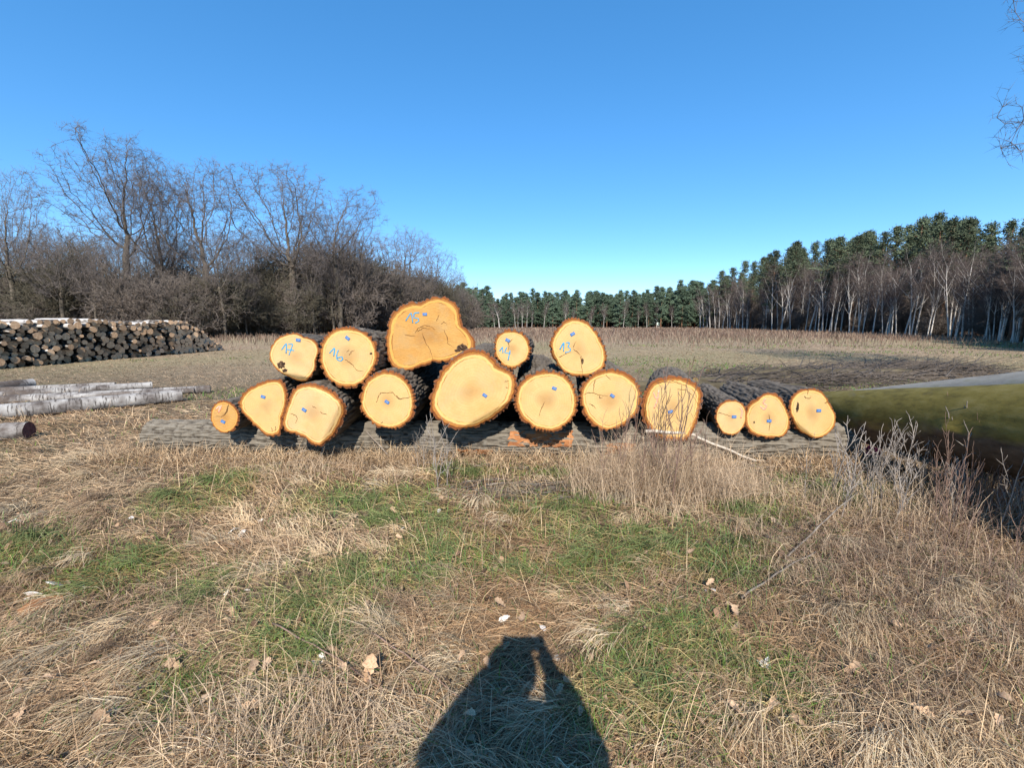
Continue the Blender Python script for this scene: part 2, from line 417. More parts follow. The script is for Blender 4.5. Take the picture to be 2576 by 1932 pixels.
    for (p, rx, rz_) in rots:
        V = [tuple(loc(p, -.001))]; ctr = loc(p, -.001); rg = random.Random(seed+3)
        n = 22
        for i in range(n):
            k = rg.uniform(.7, 1.15); t = 2*math.pi*i/n
            V.append((ctr.x+rx*k*math.cos(t), ctr.y+.0005, ctr.z+rz_*k*math.sin(t)))
        V[0] = (V[0][0], V[0][1]-.004, V[0][2])
        obj('rotten_hollow', mesh_np('rotten_hollow', V, [(0, 1+(i+1) % n, 1+i) for i in range(n)], M['rot']), root)
    tag(root, label, 'log', 'stacked oak logs')
    ALL_LOGS.append((cx, cz, rm, Yf, length))
    return root

YB = 4.52
oak_log(1, [(110,1230),(125,1150),(170,1100),(230,1085),(290,1100),(340,1135),(375,1190),(380,1260),(350,1340),(300,1385),(240,1400),(180,1375),(130,1320)],
  4.72, 'oak_log', 'smallest oak log at the end of the stack with a reddish split in its face', 2.6, dx=0, bark=.022, depth=.012, face='faceorange', tagp=(232,1285), taga=30,
  cracks=[[(285,1115),(270,1190),(225,1238),(165,1235)],[(275,1130),(255,1200),(210,1242)]], marks=[[(160,1170),(200,1130),(190,1200)],[(200,1180),(215,1130)]], seed=11)
oak_log(1, [(370,1100),(400,1030),(480,965),(600,910),(700,880),(770,885),(815,930),(835,1000),(840,1080),(825,1170),(792,1260),(785,1350),(770,1410),(700,1440),(640,1420),(560,1350),(470,1270),(400,1190)],
  4.66, 'oak_log', 'heart-shaped oak log face with brown centre between the smallest log and a square log', 2.8, dx=-0.04, bark=.038, tagp=(612,1049), taga=20, depth=.016,
  cracks=[[(690,1340),(700,1385)],[(730,1330),(722,1380)]], seed=12)
oak_log(1, [(850,1080),(870,1010),(930,945),(1000,925),(1100,930),(1200,965),(1290,1020),(1360,1090),(1380,1170),(1350,1270),(1300,1370),(1230,1460),(1150,1530),(1080,1510),(1000,1440),(900,1400),(820,1385),(785,1330),(790,1260),(815,1180)],
  4.46, 'oak_log', 'squarish pale oak log face with a round knot, below log number 17', 2.8, dx=0, bark=.04, face='facelight', tagp=(1000,1173), taga=35, depth=.016,
  cuts=[((1330,1130),(1150,1500),.8),((960,925),(1330,1100),.35)], cracks=[[(1080,1140),(1120,1160)],[(1150,1195),(1220,1220),(1275,1280)],[(870,1208),(915,1222),(935,1255),(915,1300)]], seed=13)
oak_log(1, [(660,640),(690,560),(760,480),(830,450),(920,440),(1000,480),(1080,500),(1130,550),(1140,610),(1112,700),(1105,790),(1060,860),(1010,905),(930,910),(830,860),(740,790),(680,720)],
  4.62, 'oak_log', 'oak log with blue number 17 and a dark rotten patch on its face', 2.2, dx=-0.12, dz=-0.05, bark=.018, face='facelight', tagp=(945,511), taga=8, depth=.012,
  cuts=[((770,815),(1030,862),.9)], num=[[(785,605),(835,535),(828,640)],[(850,550),(893,548),(875,600),(855,655)],[(838,600),(905,610)]], rots=[((780,745),.045,.04),((815,800),.03,.02)], seed=14)
oak_log(1, [(1142,650),(1150,560),(1190,480),(1270,410),(1370,380),(1460,385),(1560,420),(1640,480),(1690,570),(1700,660),(1680,760),(1620,850),(1550,930),(1450,965),(1350,960),(1250,910),(1180,820),(1147,740)],
  4.55, 'oak_log', 'round oak log with blue number 16 on its face', 2.6, dx=-0.02, dz=-0.05, bark=.036, tagp=(1412,492), taga=40,
  num=[[(1240,635),(1292,580),(1280,665)],[(1325,605),(1308,650),(1310,695),(1345,712),(1368,690),(1355,668),(1315,680)]],
  cracks=[[(1425,655),(1440,625),(1475,605)],[(1400,625),(1430,600)],[(1390,700),(1450,740),(1500,800),(1560,808)]], rots=[((1635,638),.016,.013)], seed=15)
oak_log(2, [(340,560),(350,430),(365,320),(410,250),(480,190),(580,150),(670,155),(750,115),(860,95),(960,125),(1025,180),(1050,280),(1062,370),(1130,430),(1185,510),(1190,590),(1120,640),(1000,690),(800,715),(660,760),(530,810),(430,785),(380,740),(350,660)],
  4.86, 'oak_log', 'largest rough orange oak log with blue number 15 on top of the stack', 2.6, dx=-0.17, dz=-0.0, bark=.035, face='faceorange', tagp=(712,265), taga=0, depth=.02,
  num=[[(530,330),(583,245),(598,350)],[(660,250),(610,255),(605,300),(650,305),(655,330),(620,350)]],
  cracks=[[(690,450),(715,530),(760,600),(795,712)],[(890,410),(930,500),(925,545),(990,580)],[(620,440),(650,400),(700,372),(770,380),(810,415)],[(870,355),(895,335),(920,360)],[(640,430),(700,395),(760,405)],[(520,460),(620,480)],[(820,330),(850,270)]],
  rots=[((1060,585),.065,.045),((1020,610),.04,.02)], seed=16)
oak_log(2, [(90,1110),(105,1000),(150,900),(230,830),(340,798),(440,815),(530,880),(600,990),(625,1100),(610,1200),(560,1290),(470,1345),(370,1365),(270,1340),(180,1280),(115,1200)],
  4.50, 'oak_log', 'round oak log with a long dark arched crack, below logs 16 and 15', 3.0, dx=0, bark=.036, tagp=(353,1098), taga=35,
  cracks=[[(255,1100),(275,1030),(310,1008),(370,1015),(400,1005),(440,1040),(475,1070),(600,1048)],[(440,1045),(475,1074),(605,1046)],[(310,1290),(290,1310)]], seed=17)
oak_log(2, [(755,1120),(780,980),(830,860),(920,740),(1010,655),(1100,610),(1200,597),(1290,620),(1360,680),(1410,750),(1500,795),(1560,820),(1585,890),(1575,990),(1545,1080),(1490,1160),(1400,1240),(1280,1310),(1150,1365),(1040,1365),(930,1330),(820,1260),(765,1190)],
  4.48, 'oak_log', 'big egg-shaped oak log face with a slanted felling cut, below logs 15 and 14', 2.9, dx=0, bark=.05, tagp=(1280,1035), taga=35, depth=.022,
  cuts=[((1110,1315),(1560,1065),.75)], cracks=[[(1480,960),(1500,968)],[(1470,905),(1510,900)]], seed=18)
oak_log(2, [(1368,590),(1378,500),(1420,440),(1500,412),(1590,420),(1660,460),(1705,540),(1720,620),(1695,690),(1630,750),(1550,785),(1470,770),(1405,710),(1374,660)],
  4.62, 'oak_log', 'small round oak log with blue number 14 on its face', 2.4, dx=0.07, dz=-.035, bark=.03, tagp=(1497,512), taga=28,
  num=[[(1420,615),(1450,575),(1452,635)],[(1490,580),(1465,630),(1525,640)],[(1520,610),(1500,705)]], cracks=[[(1500,530),(1510,560),(1505,610)],[(1505,540),(1545,500)]], seed=19)
oak_log(3, [(690,380),(720,320),(780,220),(850,160),(940,150),(1040,180),(1120,260),(1180,360),(1225,470),(1230,560),(1200,630),(1130,680),(1040,708),(950,705),(860,690),(800,650),(740,560),(700,470)],
  4.56, 'oak_log', 'pear-shaped oak log with blue number 13 on top of two round logs', 2.4, dx=0.17, dz=-0.02, bark=.03, tagp=(906,302), taga=-30, depth=.02,
  cuts=[((692,390),(835,690),.9)], num=[[(785,450),(825,375),(820,470)],[(845,385),(880,385),(860,425),(885,440),(885,465),(835,480)]],
  cracks=[[(910,440),(990,510)],[(990,510),(985,570),(1000,690)],[(770,520),(890,475)],[(910,430),(940,370)],[(978,520),(1000,580)]], rots=[((1000,560),.012,.035)], seed=20)
oak_log(3, [(352,930),(367,830),(422,740),(510,680),(620,645),(720,648),(820,680),(900,750),(945,850),(956,950),(940,1050),(890,1140),(810,1200),(700,1235),(600,1225),(490,1170),(400,1080),(362,1000)],
  4.50, 'oak_log', 'round clean oak log without number, under log 13 beside the egg-shaped log', 2.9, dx=0.02, bark=.04, tagp=(733,818), taga=20, depth=.026, cracks=[[(640,950),(610,1010),(585,1080)]], seed=21)
oak_log(3, [(970,910),(985,810),(1040,730),(1120,670),(1230,640),(1340,645),(1440,690),(1520,760),(1560,860),(1550,970),(1520,1060),(1450,1130),(1360,1190),(1250,1230),(1150,1200),(1060,1130),(1000,1030)],
  4.52, 'oak_log', 'round oak log with jagged cracks across its face, under log 13', 2.8, dx=0.12, bark=.038, tagp=(1283,888), taga=35, depth=.024,
  cracks=[[(1005,880),(1060,855),(1110,862),(1160,885),(1240,890)],[(1120,730),(1108,790),(1100,850)],[(1065,960),(1100,985),(1130,1015)],[(1225,690),(1270,745)],[(1160,885),(1160,910),(1190,905)]], seed=22)
oak_log(4, [(125,500),(130,400),(165,300),(240,210),(330,178),(440,170),(550,190),(640,240),(690,310),(690,400),(670,500),(630,620),(590,720),(540,775),(400,770),(270,740),(190,660),(140,590)],
  4.60, 'oak_log', 'oak log behind the bare shrub stems with a red scribble on its face', 1.8, dx=0.33, dz=-0.02, bark=.05, tagp=(393,500), taga=-15, depth=.016,
  cracks=[[(450,290),(540,300),(600,350),(650,430)],[(270,240),(350,220),(450,225),(540,260)]], marks=[[(285,300),(270,400),(240,470)],[(235,320),(255,380),(290,360)]], seed=23)
oak_log(4, [(808,540),(830,460),(890,405),(960,390),(1040,405),(1092,460),(1102,540),(1085,620),(1040,690),(960,725),(880,700),(830,630)],
  4.66, 'oak_log', 'small round pale oak log beside the heavy log with red scribble', 1.8, dx=0.27, dz=-0.02, bark=.02, face='facelight', tagp=(982,547), taga=0, depth=.012,
  cracks=[[(830,515),(900,525),(960,545)]], marks=[[(1040,460),(1060,500),(1045,560)]], seed=24)
oak_log(4, [(1095,600),(1110,500),(1135,440),(1200,380),(1260,325),(1330,318),(1400,350),(1450,420),(1488,500),(1508,590),(1492,680),(1440,735),(1330,745),(1220,735),(1130,690)],
  4.62, 'oak_log', 'triangular oak log with a pink squiggle between two smaller faces', 1.6, dx=0.25, dz=-0.03, bark=.03, tagp=(1306,586), taga=0, depth=.014,
  cuts=[((1215,400),(1175,690),.5)], marks=[[(1275,378),(1250,420),(1288,445),(1262,485),(1225,450)]], cracks=[[(1310,530),(1310,680)]], rots=[((1175,600),.012,.014)], seed=25)
oak_log(4, [(1492,440),(1514,370),(1570,310),(1650,285),(1740,288),(1810,320),(1850,370),(1860,410),(1900,470),(1935,550),(1920,640),(1870,700),(1800,745),(1740,755),(1660,720),(1560,640),(1520,560)],
  4.62, 'oak_log', 'notched oak log face next to the mossy beech trunk', 1.4, dx=0.15, dz=-0.03, bark=.022, tagp=(1767,490), taga=0, depth=.012,
  cuts=[((1515,555),(1740,745),.9)], cracks=[[(1665,290),(1668,340)],[(1635,352),(1640,375),(1690,375),(1700,350)],[(1850,410),(1820,425)]], rots=[((1572,460),.016,.06)], seed=26)

# ------------------------------------------------------------------ long logs lying on the ground
def long_log(name, p0, p1, r0, r1, bmat, label, cat='log', group=None, depth=.012, sx=24, sy=4, N=72, step=.06, seed=1, face='face', bend=0, knots=0, ecol=None):
    p0, p1 = Vector(p0), Vector(p1); L = (p1-p0).length
    d = (p1-p0).normalized(); root = empty(name, (p0.x, p0.y, p0.z-r0)); 
    ang = math.atan2(d.y, d.x); pit = math.asin(d.z)
    root.rotation_euler = (0, -pit, ang)
    n = max(6, int(L/step)); T = np.linspace(0, 2*math.pi, N, endpoint=False)
    V = []; LAY = []; HG = []
    xs = np.linspace(0, L, n)
    kn = [(random.Random(seed+i).uniform(.1, .9)*L, random.Random(seed*3+i).uniform(0, 6.28), .05) for i in range(knots)]
    for x in xs:
        s = x/L; r = r0+(r1-r0)*s
        r = r*(1+(.02 if depth < .005 else .07)*(vn2(T*0+x*1.3, np.cos(T)*.8+np.sin(T)*.5, seed)-.5))
        cs, sn = np.cos(T), np.sin(T)
        h = ridges(r*cs, np.full(N, x), r*sn, sx, sy, seed)
        rr = r+(h-.7)*depth*1.35
        for kx, kt, ks in kn:
            dt = np.angle(np.exp(1j*(T-kt)))
            rr = rr + ks*np.exp(-((x-kx)/.07)**2-(dt*r0/.07)**2)
        by = bend*math.sin(math.pi*s)
        V.append(np.stack([np.full(N, x), rr*cs+by, rr*sn+r0], -1)); LAY.append(np.full(N, 1.1)); HG.append(h)
    V = np.concatenate(V); kk = np.arange(N)[None]; k2 = (kk+1) % N; a = np.arange(n-1)[:, None]*N
    Fc = np.stack([a+kk, a+k2, a+N+k2, a+N+kk], -1).reshape(-1, 4)
    obj('bark', mesh_np('bark', V, Fc, bmat, True, fl={'lay': np.concatenate(LAY), 'hgt': np.concatenate(HG)}), root)
    for x, r, sg in ((0, r0, -1), (L, r1, 1)):
        Vc = [(x+sg*.003, r*.985*math.cos(t), r*.985*math.sin(t)+r0) for t in T]+[(x+sg*.004, 0, r0)]
        fc = [(i, (i+1) % N, N) if sg > 0 else ((i+1) % N, i, N) for i in range(N)]
        obj('cut_end', mesh_np('cut_end', Vc, fc, M[face], fl={'rr': np.r_[np.full(N, 1.0), 0]}), root)
    if label: tag(root, label, cat, group)
    return root
base = long_log('oak_log', (-4.3, 5.12, .185), (3.72, 4.74, .205), .19, .22, M['basebark'],
   'long grey-barked oak log lying crosswise under the stacked logs', group='supporting logs', depth=.022, sx=32, sy=9.0, N=220, step=.022, seed=41, knots=5)
# torn orange bark patches and the pink spray paint at its end
def patch(parent, base_o, u0, u1, t0, t1, r, mt, name, seed, L=1):
    rg = random.Random(seed); n, k = 18, 8; V = []
    for i in range(n):
        for j in range(k):
            u = u0+(u1-u0)*i/(n-1)+rg.uniform(-.02, .02); t = t0+(t1-t0)*j/(k-1)+rg.uniform(-.06, .06)
            rr = r(u)+rg.uniform(-.004, .006)
            V.append((u, rr*math.cos(t), rr*math.sin(t)+.19))
    Fc = [(i*k+j, i*k+j+1, (i+1)*k+j+1, (i+1)*k+j) for i in range(n-1) for j in range(k-1) if rg.random() > .16]
    return obj(name, mesh_np(name, V, Fc, mt, True), parent)
brad = lambda u: .19+(.22-.19)*u/8.28 + .004
PI = math.pi
M['torn'] = noise_mat('torn_inner_bark', [(.3, (.17, .06, .025)), (.55, (.34, .15, .06)), (.75, (.42, .30, .20))], (1, 3, 3), 9, bump=.7, bd=.01)
patch(base, base, 4.28, 4.98, PI+.1, PI-.75, brad, M['torn'], 'torn_bark', 1)
patch(base, base, 5.35, 5.7, PI-.1, PI+.55, brad, M['torn'], 'torn_bark', 2)
patch(base, base, 3.7, 4.1, PI+.35, PI+.7, brad, M['torn'], 'torn_bark', 3)
patch(base, base, 8.08, 8.25, PI-.35, PI+.35, brad, M['hotpink'], 'paint_mark', 4)
long_log('oak_log', (-3.9, 6.35, .18), (3.2, 6.2, .19), .2, .22, M['basebark'], 'hidden oak log lying crosswise under the far ends of the stack', group='supporting logs', N=60, step=.08, seed=43)

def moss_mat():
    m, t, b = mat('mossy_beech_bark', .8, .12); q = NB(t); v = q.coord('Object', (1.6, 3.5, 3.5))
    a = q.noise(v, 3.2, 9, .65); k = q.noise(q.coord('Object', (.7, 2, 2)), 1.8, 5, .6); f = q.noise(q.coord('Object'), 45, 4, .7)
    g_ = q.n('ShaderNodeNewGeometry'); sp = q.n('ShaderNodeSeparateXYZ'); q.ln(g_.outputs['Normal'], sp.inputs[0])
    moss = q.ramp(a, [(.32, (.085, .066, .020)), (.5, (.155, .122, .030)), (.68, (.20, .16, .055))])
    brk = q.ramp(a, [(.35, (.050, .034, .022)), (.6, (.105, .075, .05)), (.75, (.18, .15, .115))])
    on = q.ramp(q.math('ADD', sp.outputs[2], q.math('MULTIPLY', q.math('SUBTRACT', k, .28), 1.5)), [(.02, 0), (.30, 1)])      # moss on the upper side; darker brown below paints in the shaded lower half
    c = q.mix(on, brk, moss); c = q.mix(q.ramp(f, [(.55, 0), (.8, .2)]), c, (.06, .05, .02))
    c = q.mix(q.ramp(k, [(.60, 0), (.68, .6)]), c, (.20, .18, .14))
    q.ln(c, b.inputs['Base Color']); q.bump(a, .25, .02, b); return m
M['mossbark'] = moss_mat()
M['greybark'] = noise_mat('grey_beech_bark', [(.3, (.19, .165, .135)), (.55, (.30, .27, .225)), (.8, (.19, .175, .10))], (1.2, 3, 3), 3.0, detail=8, rough=.85, bump=.2, bd=.02)
def birch_mat():
    m, t, b = mat('birch_log_bark', .8, .2); q = NB(t)
    a = q.noise(q.coord('Object', (1, 1, 1)), 3.2, 6, .65); d = q.noise(q.coord('Object', (26, 4, 4)), 1.5, 3, .6); k = q.noise(q.coord('Object', (1.2, 2, 2)), 1.3, 4, .6)
    c = q.ramp(a, [(.36, (.075, .06, .052)), (.47, (.19, .17, .155)), (.62, (.36, .34, .315))])
    c = q.mix(q.ramp(d, [(.56, 0), (.63, .85)]), c, (.045, .036, .03)); c = q.mix(q.ramp(k, [(.52, 0), (.62, .75)]), c, (.085, .062, .048))
    q.ln(c, b.inputs['Base Color']); q.bump(a, .4, .01, b); return m
M['birchbark'] = birch_mat()
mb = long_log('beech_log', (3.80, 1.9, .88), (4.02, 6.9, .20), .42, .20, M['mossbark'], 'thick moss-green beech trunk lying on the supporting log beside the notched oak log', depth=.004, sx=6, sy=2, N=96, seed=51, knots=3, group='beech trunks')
gb = long_log('beech_log', (4.72, 2.4, 1.12), (4.95, 7.2, .17), .33, .16, M['greybark'], 'grey smooth beech trunk lying behind the moss-green trunk', depth=.004, sx=6, sy=2, N=80, seed=52, knots=2, group='beech trunks')
long_log('beech_log', (4.78, 2.3, .62), (5.05, 5.6, .18), .20, .18, M['greybark'], 'lower grey beech trunk on the ground under the moss-green trunk', depth=.004, sx=6, sy=2, N=60, seed=53, group='beech trunks')
tb = TB(); tb.tube([Vector((1.10, .338, .38)), Vector((1.16, .325, .42)), Vector((1.2, .30, .47))], [.018, .02, .018], 6); obj('paint_mark', tb.mesh('paint_mark', M['hotpink']), gb)
long_log('beech_log', (3.75, 2.55, .2), (6.2, 2.6, .2), .2, .2, M['greybark'], 'short crosswise trunk propping up the near ends of the beech trunks', depth=.004, sx=6, sy=2, N=48, seed=54, group='beech trunks')
M['darkmoss'] = noise_mat('dark_mossy_bark', [(.3, (.035, .028, .019)), (.55, (.09, .074, .045)), (.8, (.15, .12, .085))], (1, 3, 3), 3.0, bump=.4, bd=.02)
rgs = random.Random(4)
for (x, th, L_) in ((1.55, 2.35, .16), (2.35, 2.75, .10), (2.9, 2.25, .14), (1.95, 3.0, .08), (3.3, 2.6, .09)):
    tb = TB(); rr0 = .42-.044*x; P_ = []
    for k in range(6):
        t2 = th+(k-2.5)*L_*.28; P_.append(Vector((x+.04*math.sin(k*1.4)+.03*k, (rr0+.002)*math.cos(t2), (rr0+.002)*math.sin(t2)+.42)))
    tb.tube(P_, [.006+.008*math.sin(math.pi*(k+.5)/6)*rgs.uniform(.7, 1.2) for k in range(6)], 6); obj('bark_scar', tb.mesh('bark_scar', M['stick'] if x > 2 else M['whitestick']), mb)
# mossy logs and dark logs lying behind the small faces
for i, (a, b, r, lab) in enumerate([
    ((2.6, 9.6, .14), (6.2, 9.2, .15), .15, 'moss-covered log lying on the meadow behind the small oak faces'),
    ((4.4, 10.4, .13), (7.4, 11.3, .13), .13, 'dark weathered log lying on the meadow beyond the mossy log'),
    ((5.4, 12.0, .14), (11.5, 12.6, .14), .15, 'thin dark log lying among brushwood on the meadow')]):
    long_log('fallen_log', a, b, r, r*.8, M['darkmoss'], lab, depth=.01, N=40, step=.12, seed=60+i)

# birch trunks on the left
red = noise_mat('dark_red_end', [(.3, (.10, .03, .025)), (.7, (.22, .09, .07))], ns=14)
M['redend'] = red; M['greyend'] = noise_mat('weathered_cut_end', [(.3, (.34, .20, .115)), (.7, (.58, .39, .235))], ns=2, rnd=.5)
def birch_long(u0, v0, u1, v1, r0, r1, label, z=0, seed=1, ext=0, face='greyend'):
    a, b = gd(u0, v0), gd(u1, v1); a.z = z+r0+hz(a.x, a.y)-.01; b.z = z+r1+hz(b.x, b.y)-.01
    d = (b-a).normalized(); a = a-d*ext
    return long_log('birch_log', a, b, r0, r1, M['birchbark'], label, group='birch trunks lying beside the stack', depth=.006, sx=9, sy=5, N=40, step=.10, seed=seed, face=face)
birch_long(0, 906, 394, 868, .135, .125, 'front white birch trunk lying nearest the oak stack', seed=71, ext=2.5)
birch_long(10, 876, 455, 848, .105, .09, 'long white birch trunk lying just behind the front birch trunk', seed=72, ext=2.2)
birch_long(30, 862, 330, 840, .10, .085, 'dark patched birch trunk in the middle of the lying birch trunks', seed=73, ext=2.0)
birch_long(0, 852, 250, 838, .09, .075, 'thin birch trunk lying behind the dark patched birch trunk', seed=74, ext=2.0)
birch_long(0, 846, 72, 838, .12, .115, 'short dark birch log lying rearmost among the birch trunks', z=.0, seed=75, ext=2.0)
birch_long(140, 870, 420, 851, .07, .06, 'slim birch trunk wedged on top between the lying birch trunks', z=.03, seed=77, ext=.2)
a = gd(0, 958); b = gd(48, 955)
st = long_log('birch_log', (a.x-1.3, a.y-.3, .125), (b.x, b.y+.1, .125), .125, .118, M['birchbark'], 'short birch log with a dark red painted end', group='birch trunks lying beside the stack', depth=.008, sx=9, sy=5, N=40, step=.06, seed=76, face='redend')

# ------------------------------------------------------------------ firewood pile: every log on its own
M['fwbark'] = noise_mat('firewood_birch_bark', [(.40, (.028, .022, .018)), (.52, (.10, .08, .065)), (.58, (.40, .37, .33)), (.8, (.55, .52, .48))], (1.5, .8, .8), 1.7, rough=.85, rnd=.5)
def short_birch(seed, r=1.0, L=2.0):
    N = 14; V = []; rg = random.Random(seed)
    ks = [0, .02, .3, .65, .97, 1]
    for k in ks:
        for i in range(N):
            t = 2*PI*i/N; rr = r*(1+.06*math.sin(2*t+seed)+.04*math.sin(3*t+seed*2))*(.97 if k in (0, 1) else 1)
            V.append((-k*L, rr*math.cos(t)+.1*r*math.sin(k*3+seed), rr*math.sin(t)))
    Fc = [(i*N+j, (i+1)*N+j, (i+1)*N+(j+1) % N, i*N+(j+1) % N) for i in range(len(ks)-1) for j in range(N)]
    nb = len(Fc)
    Fc += [tuple(range(N)), tuple(range((len(ks)-1)*N, len(ks)*N))[::-1]]
    me = mesh_np('birch_firewood', V, Fc, M['fwbark']); me.materials.append(M['greyend'])
    for p in list(me.polygons)[nb:]: p.material_index = 1
    for p in list(me.polygons)[:nb]: p.use_smooth = True
    return me
protos = [short_birch(i) for i in range(6)]
wprotos = [short_birch(i+10) for i in range(6)]
M['whitebark'] = noise_mat('white_birch_bark', [(.36, (.06, .05, .042)), (.44, (.40, .37, .34)), (.8, (.60, .57, .54))], (1.2, .7, .7), 1.6, rough=.8)
for m_ in wprotos: m_.materials[0] = M['whitebark']
rg = np.random.default_rng(5); cy, cz_, cr_ = np.zeros(0), np.zeros(0), np.zeros(0)
y0, y1 = 13.9, 26.6
for it in range(520):
    r = float(np.clip(rg.normal(.108, .028), .065, .18))
    cand = rg.uniform(y0, y1, 70)
    if len(cy):
        dy = np.abs(cand[:, None]-cy[None]); tt = r+cr_[None]
        zz = np.where(dy < tt, cz_[None]+np.sqrt(np.maximum(tt**2-dy**2, 0)), r); z = np.maximum(zz.max(1), r)
    else: z = np.full(70, r)
    top = np.clip(1.74 - .05*np.sin(cand*1.3), 0, np.clip((27.2-cand)*.52, .12, 3))
    cost = z + np.where(z+r > top, 9, 0)
    k = int(np.argmin(cost))
    if cost[k] > 8: continue
    cy, cz_, cr_ = np.r_[cy, cand[k]], np.r_[cz_, z[k]], np.r_[cr_, r]
od = np.argsort(cy); cy, cz_, cr_ = cy[od], cz_[od], cr_[od]; restV, restF = [], []
for i in range(len(cy)):
    y = cy[i]; s = cr_[i]
    if i >= 300:             # the farthest ones, past the limit
        me = protos[i % 6]; b0 = sum(len(v) for v in restV)
        restV.append(np.array([(-17.75+.02*(y-15)+rg.normal(0, .04)*0+v.co.x*math.cos(-.3)-v.co.y*s*math.sin(-.3)+.2*((i*.37) % 1-.5), y+v.co.x*math.sin(-.3)+v.co.y*s*math.cos(-.3), cz_[i]+v.co.z*s) for v in me.vertices]))
        restF += [(tuple(b0+k for k in p.vertices), p.material_index) for p in me.polygons]; continue
    o = obj('birch_firewood_log', (wprotos if cz_[i] > 1.40 and i % 5 > 1 else protos)[i % 6])
    o.location = (-17.75+.02*(y-15)+rg.normal(0, .12), y, cz_[i]+hz(-17.7, y)*0)
    o.scale = (rg.uniform(.95, 1.05), s, s); o.rotation_euler = (rg.uniform(0, 6.28), 0, rg.normal(-.30, .08))
    tag(o, 'birch log in the tall firewood pile in front of the bare wood', 'log', 'birch logs in the firewood pile')

if restV:
    me = mesh_np('birch_firewood', np.concatenate(restV), [f for f, m_ in restF], M['fwbark']); me.materials.append(M['greyend'])
    for p_, (f, m_) in zip(me.polygons, restF): p_.material_index = m_
    tag(obj('birch_firewood_log', me), 'heap of small birch logs forming the far tapering end of the firewood pile', 'log', None, 'stuff')
# ------------------------------------------------------------------ trees
def rot_about(d, ang, az):
    p = d.cross(Vector((.31, .57, .76))).normalized(); p = Matrix.Rotation(az, 3, d) @ p
    return (d*math.cos(ang)+p*math.sin(ang)).normalized()
def grow(out, p, d, L, r, lvl, P, rg):
    mx = P['max']
    n = P['segs'][lvl]; pts = [p.copy()]; dirs = [d]
    for i in range(n):
        d = (d+Vector((rg.gauss(0, 1), rg.gauss(0, 1), rg.gauss(0, 1)))*P['wob'][lvl]+Vector((0, 0, P['trop'][lvl]))).normalized()
        p = p+d*(L/n); pts.append(p); dirs.append(d)
    re = P['end'][lvl]; rad = [max(P['rmin'], r*(1-(1-re)*i/n)) for i in range(n+1)]
    tbk = out[0] if lvl < P['split'] else out[1]
    if lvl == mx:
        for i in range(n): tbk.twig(pts[i], pts[i+1], rad[i]) if i == n-1 else tbk.tube(pts[i:i+2], rad[i:i+2], 3, False)
        return
    tbk.tube(pts, rad, P['sides'][lvl], False)
    nc = P['nch'][lvl]; nc = nc if isinstance(nc, int) else rg.randint(*nc)
    az = rg.uniform(0, 6.28)
    for c in range(nc):
        t = P['t0'][lvl]+(1-P['t0'][lvl])*((c+rg.random())/nc)
        if c == nc-1: t = 1.0
        f = t*n; i = min(int(f), n-1); q = pts[i].lerp(pts[i+1], f-i); rl = rad[i]+(rad[i+1]-rad[i])*(f-i)
        az += 2.4+rg.uniform(-.5, .5)
        ang = rg.uniform(*P['ang'][lvl])*(.5 if c == nc-1 else 1)
        dd = rot_about(dirs[i+1], ang, az)
        grow(out, q, dd, L*rg.uniform(*P['ratio'][lvl])*(1-.35*(t-P['t0'][lvl]) if lvl else 1), rl*P['rr'][lvl], lvl+1, P, rg)
def tree_tpl(seed, P, tm, cm):
    rg = random.Random(seed); out = (TB(), TB())
    for st in range(P.get('stems', 1)):
        a = rg.uniform(0, 6.28); lean = P.get('lean', .04)*rg.uniform(.3, 1)
        off = Vector((math.cos(a), math.sin(a), 0))*P.get('spread', 0)*rg.random()
        grow(out, off-Vector((0, 0, .15)), Vector((math.cos(a)*lean, math.sin(a)*lean, 1)).normalized(), P['L']*rg.uniform(.8, 1.1), P['r'], 0, P, rg)
    zz = max(v.z for v in out[1].v)
    for t in out:
        for v in t.v: v *= 1.0/zz                    # unit height
    return (out[0].mesh('trunk', tm), out[1].mesh('crown', cm))
OAK = dict(max=4, segs=[5, 6, 5, 4, 2], wob=[.04, .10, .15, .19, .22], trop=[.05, .07, .05, .03, .02], end=[.62, .25, .25, .3, .4], rmin=.0155, split=2,
           sides=[7, 5, 4, 3, 3], nch=[(8, 10), (10, 12), (8, 9), (7, 8), 0], t0=[.42, .18, .15, .12, 0], ang=[(.3, .72), (.35, .8), (.45, 1.0), (.4, 1.0), (0, 0)],
           ratio=[(.62, .92), (.34, .52), (.42, .58), (.42, .6), (0, 0)], rr=[.6, .5, .5, .55, .5], L=12.5, r=.40)
BUSH = dict(max=3, segs=[5, 4, 3, 2], wob=[.12, .2, .22, .25], trop=[.04, .05, .02, .0], end=[.3, .3, .3, .4], rmin=.019, split=1, stems=10, spread=1.3, lean=.45,
            sides=[4, 3, 3, 3], nch=[(11, 13), (8, 9), (7, 8), 0], t0=[.12, .12, .1, 0], ang=[(.5, 1.2), (.4, 1.1), (.4, 1.1), (0, 0)],
            ratio=[(.42, .62), (.42, .62), (.4, .6), (0, 0)], rr=[.55, .5, .55, .5], L=5.5, r=.07)
BIRCH = dict(max=3, segs=[9, 5, 4, 3], wob=[.035, .10, .2, .2], trop=[.02, .09, -.02, -.12], end=[.22, .25, .3, .4], rmin=.0105, split=2, lean=.07,
             sides=[6, 4, 3, 3], nch=[(14, 17), (11, 13), (11, 12), 0], t0=[.38, .2, .1, 0], ang=[(.35, .75), (.4, .9), (.4, 1.0), (0, 0)],
             ratio=[(.20, .36), (.36, .55), (.45, .7), (0, 0)], rr=[.5, .5, .55, .5], L=12, r=.145)
from mathutils import kdtree
